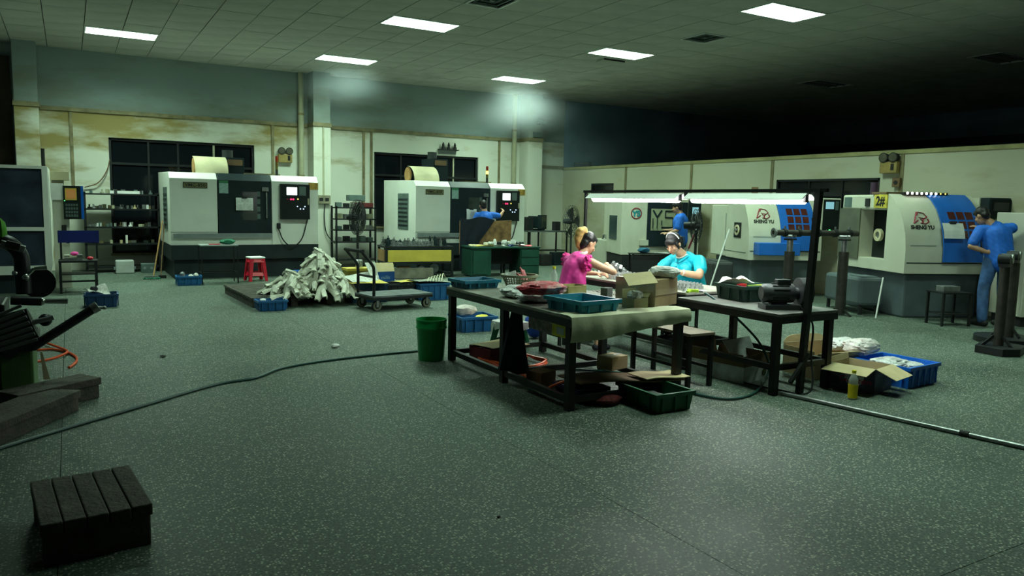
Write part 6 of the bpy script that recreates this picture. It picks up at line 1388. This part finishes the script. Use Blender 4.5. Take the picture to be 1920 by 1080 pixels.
for sy, y in ((-1, 6.85), (1, 7.225)):
    b = Blob(); b.ell((4.965, y + sy * .012, .96), (.066, .04, .085))
    for k in range(48):
        a, t = rd.uniform(0, 6.28), rd.uniform(.2, 1.0); b.ell((4.965 + .07 * math.cos(a) * t, y + sy * (.012 + .036 * (1 - t * t) ** .5 + .008), .96 + .088 * math.sin(a) * t), (.015, .013, .015))
    b.build('ruffle_sleeve', mat('hot_pink_frill', (.85, .03, .30), .6, 0, .2, 20), P, .005, 0)
b = Blob()
for k in range(16):
    a, a1 = k * math.pi / 8, (k + 1) * math.pi / 8; q = lambda t: (5.005 + .062 * math.cos(t), 7.042 + .076 * math.sin(t), 1.056 + .010 * math.cos(t)); b.cap(q(a), .019, q(a1), .019)
b.build('collar', PAPER, P, .007, 2)
f, u, r_, R = frame(hf, hu)
b = Blob(); b.ell(hc + u * .04 - f * .03, (.081, .094, .095), R); b.ell(hc - f * .055 - u * .02, (.072, .058, .085), R); b.ell(hc + u * .07 + f * .03, (.06, .05, .045), R); b.build('hair', HAIRB, P, .006, 3, .0015, 2)
pt0 = hc + u * .075 - f * .085
b = Blob(); b.chain([(pt0, .032), (pt0 + V((-.03, .012, .045)), .046), (pt0 + V((-.075, .022, .03)), .052), (pt0 + V((-.09, .028, -.05)), .05), (pt0 + V((-.08, .028, -.13)), .04), (pt0 + V((-.07, .025, -.185)), .016)]); b.build('ponytail', HAIRY, P, .007, 3, .003, 7)
MB().ring(pt0, (pt0 - hc), .018, .042, .03, 16).build('hair_tie', INK, P, True, world=True)
STR = D.materials.new('zebra_cloth'); STR.use_nodes = True; nt = STR.node_tree; wv = nt.nodes.new('ShaderNodeTexWave'); wv.inputs['Scale'].default_value = 14; wv.inputs['Distortion'].default_value = 5; cr = nt.nodes.new('ShaderNodeMix'); cr.data_type = 'RGBA'; cr.inputs[6].default_value = (.02, .02, .02, 1); cr.inputs[7].default_value = (.40, .38, .32, 1); tcn = nt.nodes.new('ShaderNodeTexCoord'); nt.links.new(tcn.outputs['Object'], wv.inputs['Vector']); nt.links.new(wv.outputs[1], cr.inputs[0]); nt.links.new(cr.outputs[2], nt.nodes['Principled BSDF'].inputs['Base Color'])
b = Blob(); b.chain([((4.85, 7.02, .52), .15), ((4.86, 7.02, .56), .145)]); b.chain([((4.86, 6.94, .53), .10), ((5.12, 6.62, .61), .075), ((5.05, 6.63, .36), .066)]); b.chain([((4.86, 7.11, .53), .10), ((5.2, 7.14, .51), .075), ((5.17, 7.14, .30), .068), ((5.14, 7.14, .2), .066)]); b.build('trousers', STR, P, .01, 4, .003, 5)
for x, y in ((5.02, 6.64), (5.16, 7.14)): b = Blob(); b.cap((x - .06, y, .045), .038, (x + .11, y, .035), .034); b.build('shoe', DARKCL, P, .009, 3)
# ------------------------------------------------ woman in turquoise
B = thing('person', 'seated person in turquoise blouse with black bangs, looking down at handwork', 'person', (6.45, 6.72, 0))
hc, hf, hu = V((6.14, 6.755, 1.165)), (-.80, -.22, -.50), (-.5, -.1, .84)
b = Blob(); head(b, hc, hf, hu, 1.03); b.cap((6.29, 6.745, 1.03), .057, hc + V((.02, 0, -.05)), .053)
b.chain([((6.45, 6.72, .52), .15), ((6.43, 6.72, .70), .125), ((6.36, 6.735, .90), .13), ((6.30, 6.745, 1.02), .06)]); b.cap((6.33, 6.55, .985), .055, (6.33, 6.95, .97), .055)
b.chain([((6.33, 6.52, .975), .055), ((6.23, 6.39, .90), .050), ((6.12, 6.29, .835), .044), ((6.02, 6.34, .85), .040), ((5.91, 6.40, .875), .026)])
b.chain([((6.32, 6.98, .955), .053), ((6.22, 7.02, .87), .047), ((6.10, 6.99, .81), .040), ((5.99, 6.85, .85), .035), ((5.895, 6.72, .895), .025)])
hand(b, (5.91, 6.40, .875), (-.85, .45, .15), (-.1, .5, -.5), 1., .8, 1); hand(b, (5.895, 6.72, .895), (-.75, -.6, .15), (-.3, .2, -.8), 1., .9, -1)
for y in (6.62, 6.83): b.chain([((6.43, y, .50), .08), ((6.12, y, .50), .058), ((6.16, y, .28), .05), ((6.18, y, .08), .036)])
b.build('body', SKIN, B, .0065, 4); face_parts(B, hc, hf, hu, 1.03)
b = Blob(); b.chain([((6.46, 6.72, .56), .175), ((6.43, 6.72, .70), .16), ((6.37, 6.735, .86), .17), ((6.345, 6.74, .95), .13)]); b.cap((6.335, 6.57, .975), .075, (6.335, 6.93, .965), .075); b.ell((6.27, 6.66, .87), (.09, .09, .09)); b.ell((6.27, 6.82, .87), (.09, .09, .09))
b.chain([((6.34, 6.53, .975), .078), ((6.26, 6.42, .92), .076), ((6.215, 6.375, .89), .074)]); b.chain([((6.33, 6.97, .955), .076), ((6.25, 7.01, .90), .072), ((6.215, 7.015, .875), .070)])
b.build('blouse', CYAN, B, .009, 4, .002, 9)
b = Blob(); b.chain([((6.345, 6.655, 1.03), .018), ((6.27, 6.655, 1.02), .02), ((6.20, 6.71, .955), .014)]); b.chain([((6.345, 6.84, 1.025), .018), ((6.27, 6.84, 1.015), .02), ((6.20, 6.76, .955), .014)]); b.build('collar', CYAN, B, .007, 3)
MB().ball((6.178, 6.735, .90), .008, 8).build('button', INK, B, True, world=True)
nk = [(6.285 + .075 * math.cos(a) - .03 * (1 - math.sin(a * .5)), 6.745 + .07 * math.sin(a), 1.045 - .045 * max(0, -math.cos(a))) for a in [k * math.pi / 12 for k in range(24)]]
MB().tube(nk, .007, 6, True).build('necklace', IVORY, B, True, world=True); MB().ring((5.955, 6.375, .866), (-.8, .45, .2), .030, .038, .014, 18).build('bracelet', IVORY, B, True, world=True)
f, u, r_, R = frame(hf, hu)
b = Blob(); b.ell(hc + u * .042 - f * .022, (.086, .100, .100), R); b.ell(hc - f * .055 - u * .01, (.078, .06, .095), R); b.ell(hc + u * .055 + f * .052, (.072, .038, .040), R); b.ell(hc + u * .062 + f * .066, (.06, .02, .022), R)
for q in (-1, 1): b.cap(hc + r_ * .074 * q + f * .035 + u * .03, .018, hc + r_ * .076 * q + f * .028 - u * .045, .010)
b.chain([(hc - f * .085 + u * .03, .035), (hc - f * .15 + V((0, 0, -.02)), .042), (hc - f * .155 + V((.03, 0, -.12)), .03), (hc - f * .15 + V((.035, 0, -.2)), .012)]); b.build('hair', HAIRB, B, .006, 3, .0015, 4)
hb = [hc - f * .015 + u * .044 + (r_ * math.cos(a) * .087 + u * math.sin(a) * .1) for a in [k * math.pi / 14 for k in range(1, 14)]]
MB().tube(hb, .0075, 7).build('hairband', PAPER, B, True, world=True)
b = Blob(); b.cap((6.45, 6.72, .52), .165, (6.44, 6.72, .56), .16)
for y in (6.62, 6.83): b.chain([((6.43, y, .52), .105), ((6.12, y, .505), .075), ((6.16, y, .28), .066), ((6.18, y, .12), .06)])
b.build('trousers', DARKCL, B, .011, 4, .003, 5)
for y in (6.62, 6.83): b = Blob(); b.cap((6.22, y, .045), .04, (6.05, y, .036), .036); b.build('shoe', DARKCL, B, .009, 3)
tag(at(lump((.07, .05, .03), 10, 131, .25).build('polishing_cloth', mat('mauve_white_cloth', (.55, .52, .55), .8, 0, .3, 12), None, True), (5.78, 6.53, .865)), 'small white cloth held in the hands of the turquoise-shirted worker', 'cloth')
# ------------------------------------------------ men in blue work shirts
def man(label, base, hc, hf, hu, nk, shl, shr, hip, arms, legs, vox=.009, trouser=JEANS, skin=SKIND):
    p = thing('person', label, 'person', base); hc, nk, shl, shr, hip = V(hc), V(nk), V(shl), V(shr), V(hip); ch = (shl + shr) / 2; side = (shr - shl).normalized()
    b = Blob(); head(b, hc, hf, hu, 1.05); b.cap(nk, .058, hc + (nk - hc) * .35, .056); b.chain([(hip, .13), (hip.lerp(ch, .45), .115), (hip.lerp(ch, .85), .13), (nk, .07)]); b.cap(shl, .055, shr, .055)
    for i, (e, w_, hd, pn) in enumerate(arms):
        s0 = (shl, shr)[i]; e, w_ = V(e), V(w_); b.chain([(s0, .055), (s0.lerp(e, .5), .048), (e, .042), (e.lerp(w_, .4), .040), (w_, .027)]); hand(b, w_, hd, pn, 1.05, .5, 1 if i else -1)
    for h_, k, a in legs: b.chain([(V(h_), .085), (V(k), .06), (V(a), .04)])
    b.build('body', skin, p, vox, 4); face_parts(p, hc, hf, hu, 1.05)
    b = Blob(); b.chain([(hip + V((0, 0, -.06)), .165), (hip.lerp(ch, .45), .155), (hip.lerp(ch, .8), .165), (ch, .12)]); b.cap(shl, .078, shr, .078)
    q = side * .07
    for sg in (-1, 1): b.cap(hip + q * sg, .12, hip.lerp(ch, .8) + q * sg, .13)
    for i, (e, w_, hd, pn) in enumerate(arms):
        s0 = (shl, shr)[i]; b.chain([(s0, .08), (s0.lerp(V(e), .45), .076), (s0.lerp(V(e), .75), .072)])
    b.build('work_shirt', WORKB, p, vox * 1.15, 4, .0018, 3)
    f, u, r_, R = frame(hf, hu); b = Blob(); b.ell(hc + u * .045 - f * .024, (.087, .099, .096), R); b.ell(hc - f * .06 - u * .005, (.076, .052, .075), R); b.ell(hc + u * .075 + f * .045, (.065, .045, .04), R); b.build('hair', HAIRB, p, .008, 2, .002, 6)
    b = Blob(); b.cap(hip + V((0, 0, -.02)), .14, hip + V((0, 0, .04)), .135)
    for h_, k, a in legs: b.chain([(V(h_), .105), (V(h_).lerp(V(k), .5), .092), (V(k), .075), (V(a) + V((0, 0, .02)), .068)])
    b.build('trousers', trouser, p, vox * 1.2, 4, .0015, 8)
    ff = V((hf[0], hf[1], 0)).normalized()
    for h_, k, a in legs: a = V(a); b = Blob(); b.cap(V((a.x, a.y, .05)) - ff * .05, .045, V((a.x, a.y, .042)) + ff * .16, .038); b.build('shoe', RUBBER, p, .011, 3)
    return p
man('person in blue work shirt and jeans bending toward the blue lathe door', (11.33, 5.80, 0), (11.26, 6.02, 1.56), (.15, .85, -.55), (.1, .5, .85), (11.32, 5.93, 1.46), (11.20, 5.99, 1.36), (11.52, 5.74, 1.40), (11.35, 5.78, 1.0),
    [((11.07, 6.03, 1.13), (11.17, 5.86, 1.06), (.5, -.7, -.1), (.5, .5, 0)), ((11.60, 6.02, 1.30), (11.56, 6.16, 1.38), (-.3, .8, .3), (0, .5, -.5))],
    [((11.28, 5.84, .95), (11.24, 5.90, .52), (11.20, 5.86, .09)), ((11.43, 5.72, .95), (11.44, 5.74, .52), (11.44, 5.68, .09))])
man('person in blue work shirt pressing buttons on the white machine panel', (8.32, 15.48, 0), (8.27, 15.56, 1.53), (.15, .95, -.15), (0, .1, 1), (8.29, 15.51, 1.40), (8.11, 15.51, 1.31), (8.48, 15.51, 1.32), (8.30, 15.50, .95),
    [((8.02, 15.56, 1.06), (8.08, 15.66, .98), (.2, .8, .1), (0, .2, -.9)), ((8.74, 15.58, 1.30), (8.87, 15.66, 1.42), (.15, .8, .45), (-.2, .5, -.5))],
    [((8.21, 15.50, .92), (8.20, 15.53, .5), (8.19, 15.50, .09)), ((8.39, 15.50, .92), (8.40, 15.53, .5), (8.40, 15.50, .09))], .012)
man('person in blue work shirt standing before the dark patterned lathe door', (11.08, 12.0, 0), (11.0, 12.05, 1.585), (-.6, .75, -.25), (-.1, .1, 1), (11.05, 12.0, 1.46), (10.93, 11.86, 1.37), (11.2, 12.12, 1.38), (11.08, 12.0, .98),
    [((10.86, 11.86, 1.12), (10.74, 12.0, 1.05), (-.6, .7, .1), (.2, .2, -.9)), ((11.2, 12.22, 1.12), (11.1, 12.4, 1.1), (-.4, .9, .1), (0, .2, -.9))],
    [((11.02, 11.92, .95), (11.0, 11.95, .5), (11.0, 11.92, .09)), ((11.15, 12.07, .95), (11.14, 12.1, .5), (11.14, 12.07, .09))], .012)

# ================================================================== OIL MIST
def mist(name, label, c, s, dens, col, noise=1.5, falloff=True):
    m = D.materials.new(name); m.use_nodes = True; nt = m.node_tree; n = nt.nodes; L = nt.links
    for q in list(n):
        if q.type == 'BSDF_PRINCIPLED': n.remove(q)
    out = [q for q in n if q.type == 'OUTPUT_MATERIAL'][0]
    v = n.new('ShaderNodeVolumeScatter'); v.inputs['Color'].default_value = (*col, 1); v.inputs['Anisotropy'].default_value = .35
    tc = n.new('ShaderNodeTexCoord'); g = n.new('ShaderNodeVectorMath'); g.operation = 'LENGTH'; L.new(tc.outputs['Object'], g.inputs[0])
    r = n.new('ShaderNodeMapRange'); r.interpolation_type = 'SMOOTHSTEP'; r.inputs[1].default_value = 1.; r.inputs[2].default_value = .1; r.inputs[3].default_value = 0; r.inputs[4].default_value = dens; L.new(g.outputs['Value'], r.inputs[0])
    ns = n.new('ShaderNodeTexNoise'); ns.inputs['Scale'].default_value = noise; ns.inputs['Detail'].default_value = 3; L.new(tc.outputs['Object'], ns.inputs['Vector'])
    mr = n.new('ShaderNodeMapRange'); mr.inputs[1].default_value = .3; mr.inputs[2].default_value = .7; mr.inputs[3].default_value = .25; mr.inputs[4].default_value = 1.4; L.new(ns.outputs[0], mr.inputs[0])
    mu = n.new('ShaderNodeMath'); mu.operation = 'MULTIPLY'; L.new(r.outputs[0], mu.inputs[0]); L.new(mr.outputs[0], mu.inputs[1]); L.new(mu.outputs[0], v.inputs['Density']); L.new(v.outputs[0], out.inputs['Volume'])
    o = MB().ball((0, 0, 0), 1., 24).build('oil_mist', m); o.location = c; o.scale = s
    return tag(o, label, 'mist', kind='stuff')
mist('mist_a', 'pale oil mist hanging under the ceiling light before the far column', (9.6, 16.2, 3.85), (2.0, 1.72, .70), .17, (.88, .95, 1.), 1.0)
mist('mist_b', 'thin oil mist hanging under the ceiling light by the first bare column', (5.3, 16.25, 4.02), (1.6, 1.68, .54), .055, (.85, .95, 1.), 1.0)
mist('mist_c', 'faint bluish oil haze, widened to tint the dark hall beyond the partition', (15.8, 13.9, 3.62), (4.6, 4.4, .93), .10, (.45, .75, 1.))  # haze volume spread wide and tinted blue to lift the dark hall
mist('mist_d', 'thin bluish oil haze between the far column and the older lathe', (10.9, 15.5, 2.75), (1.45, 2.4, .95), .06, (.65, .88, 1.))
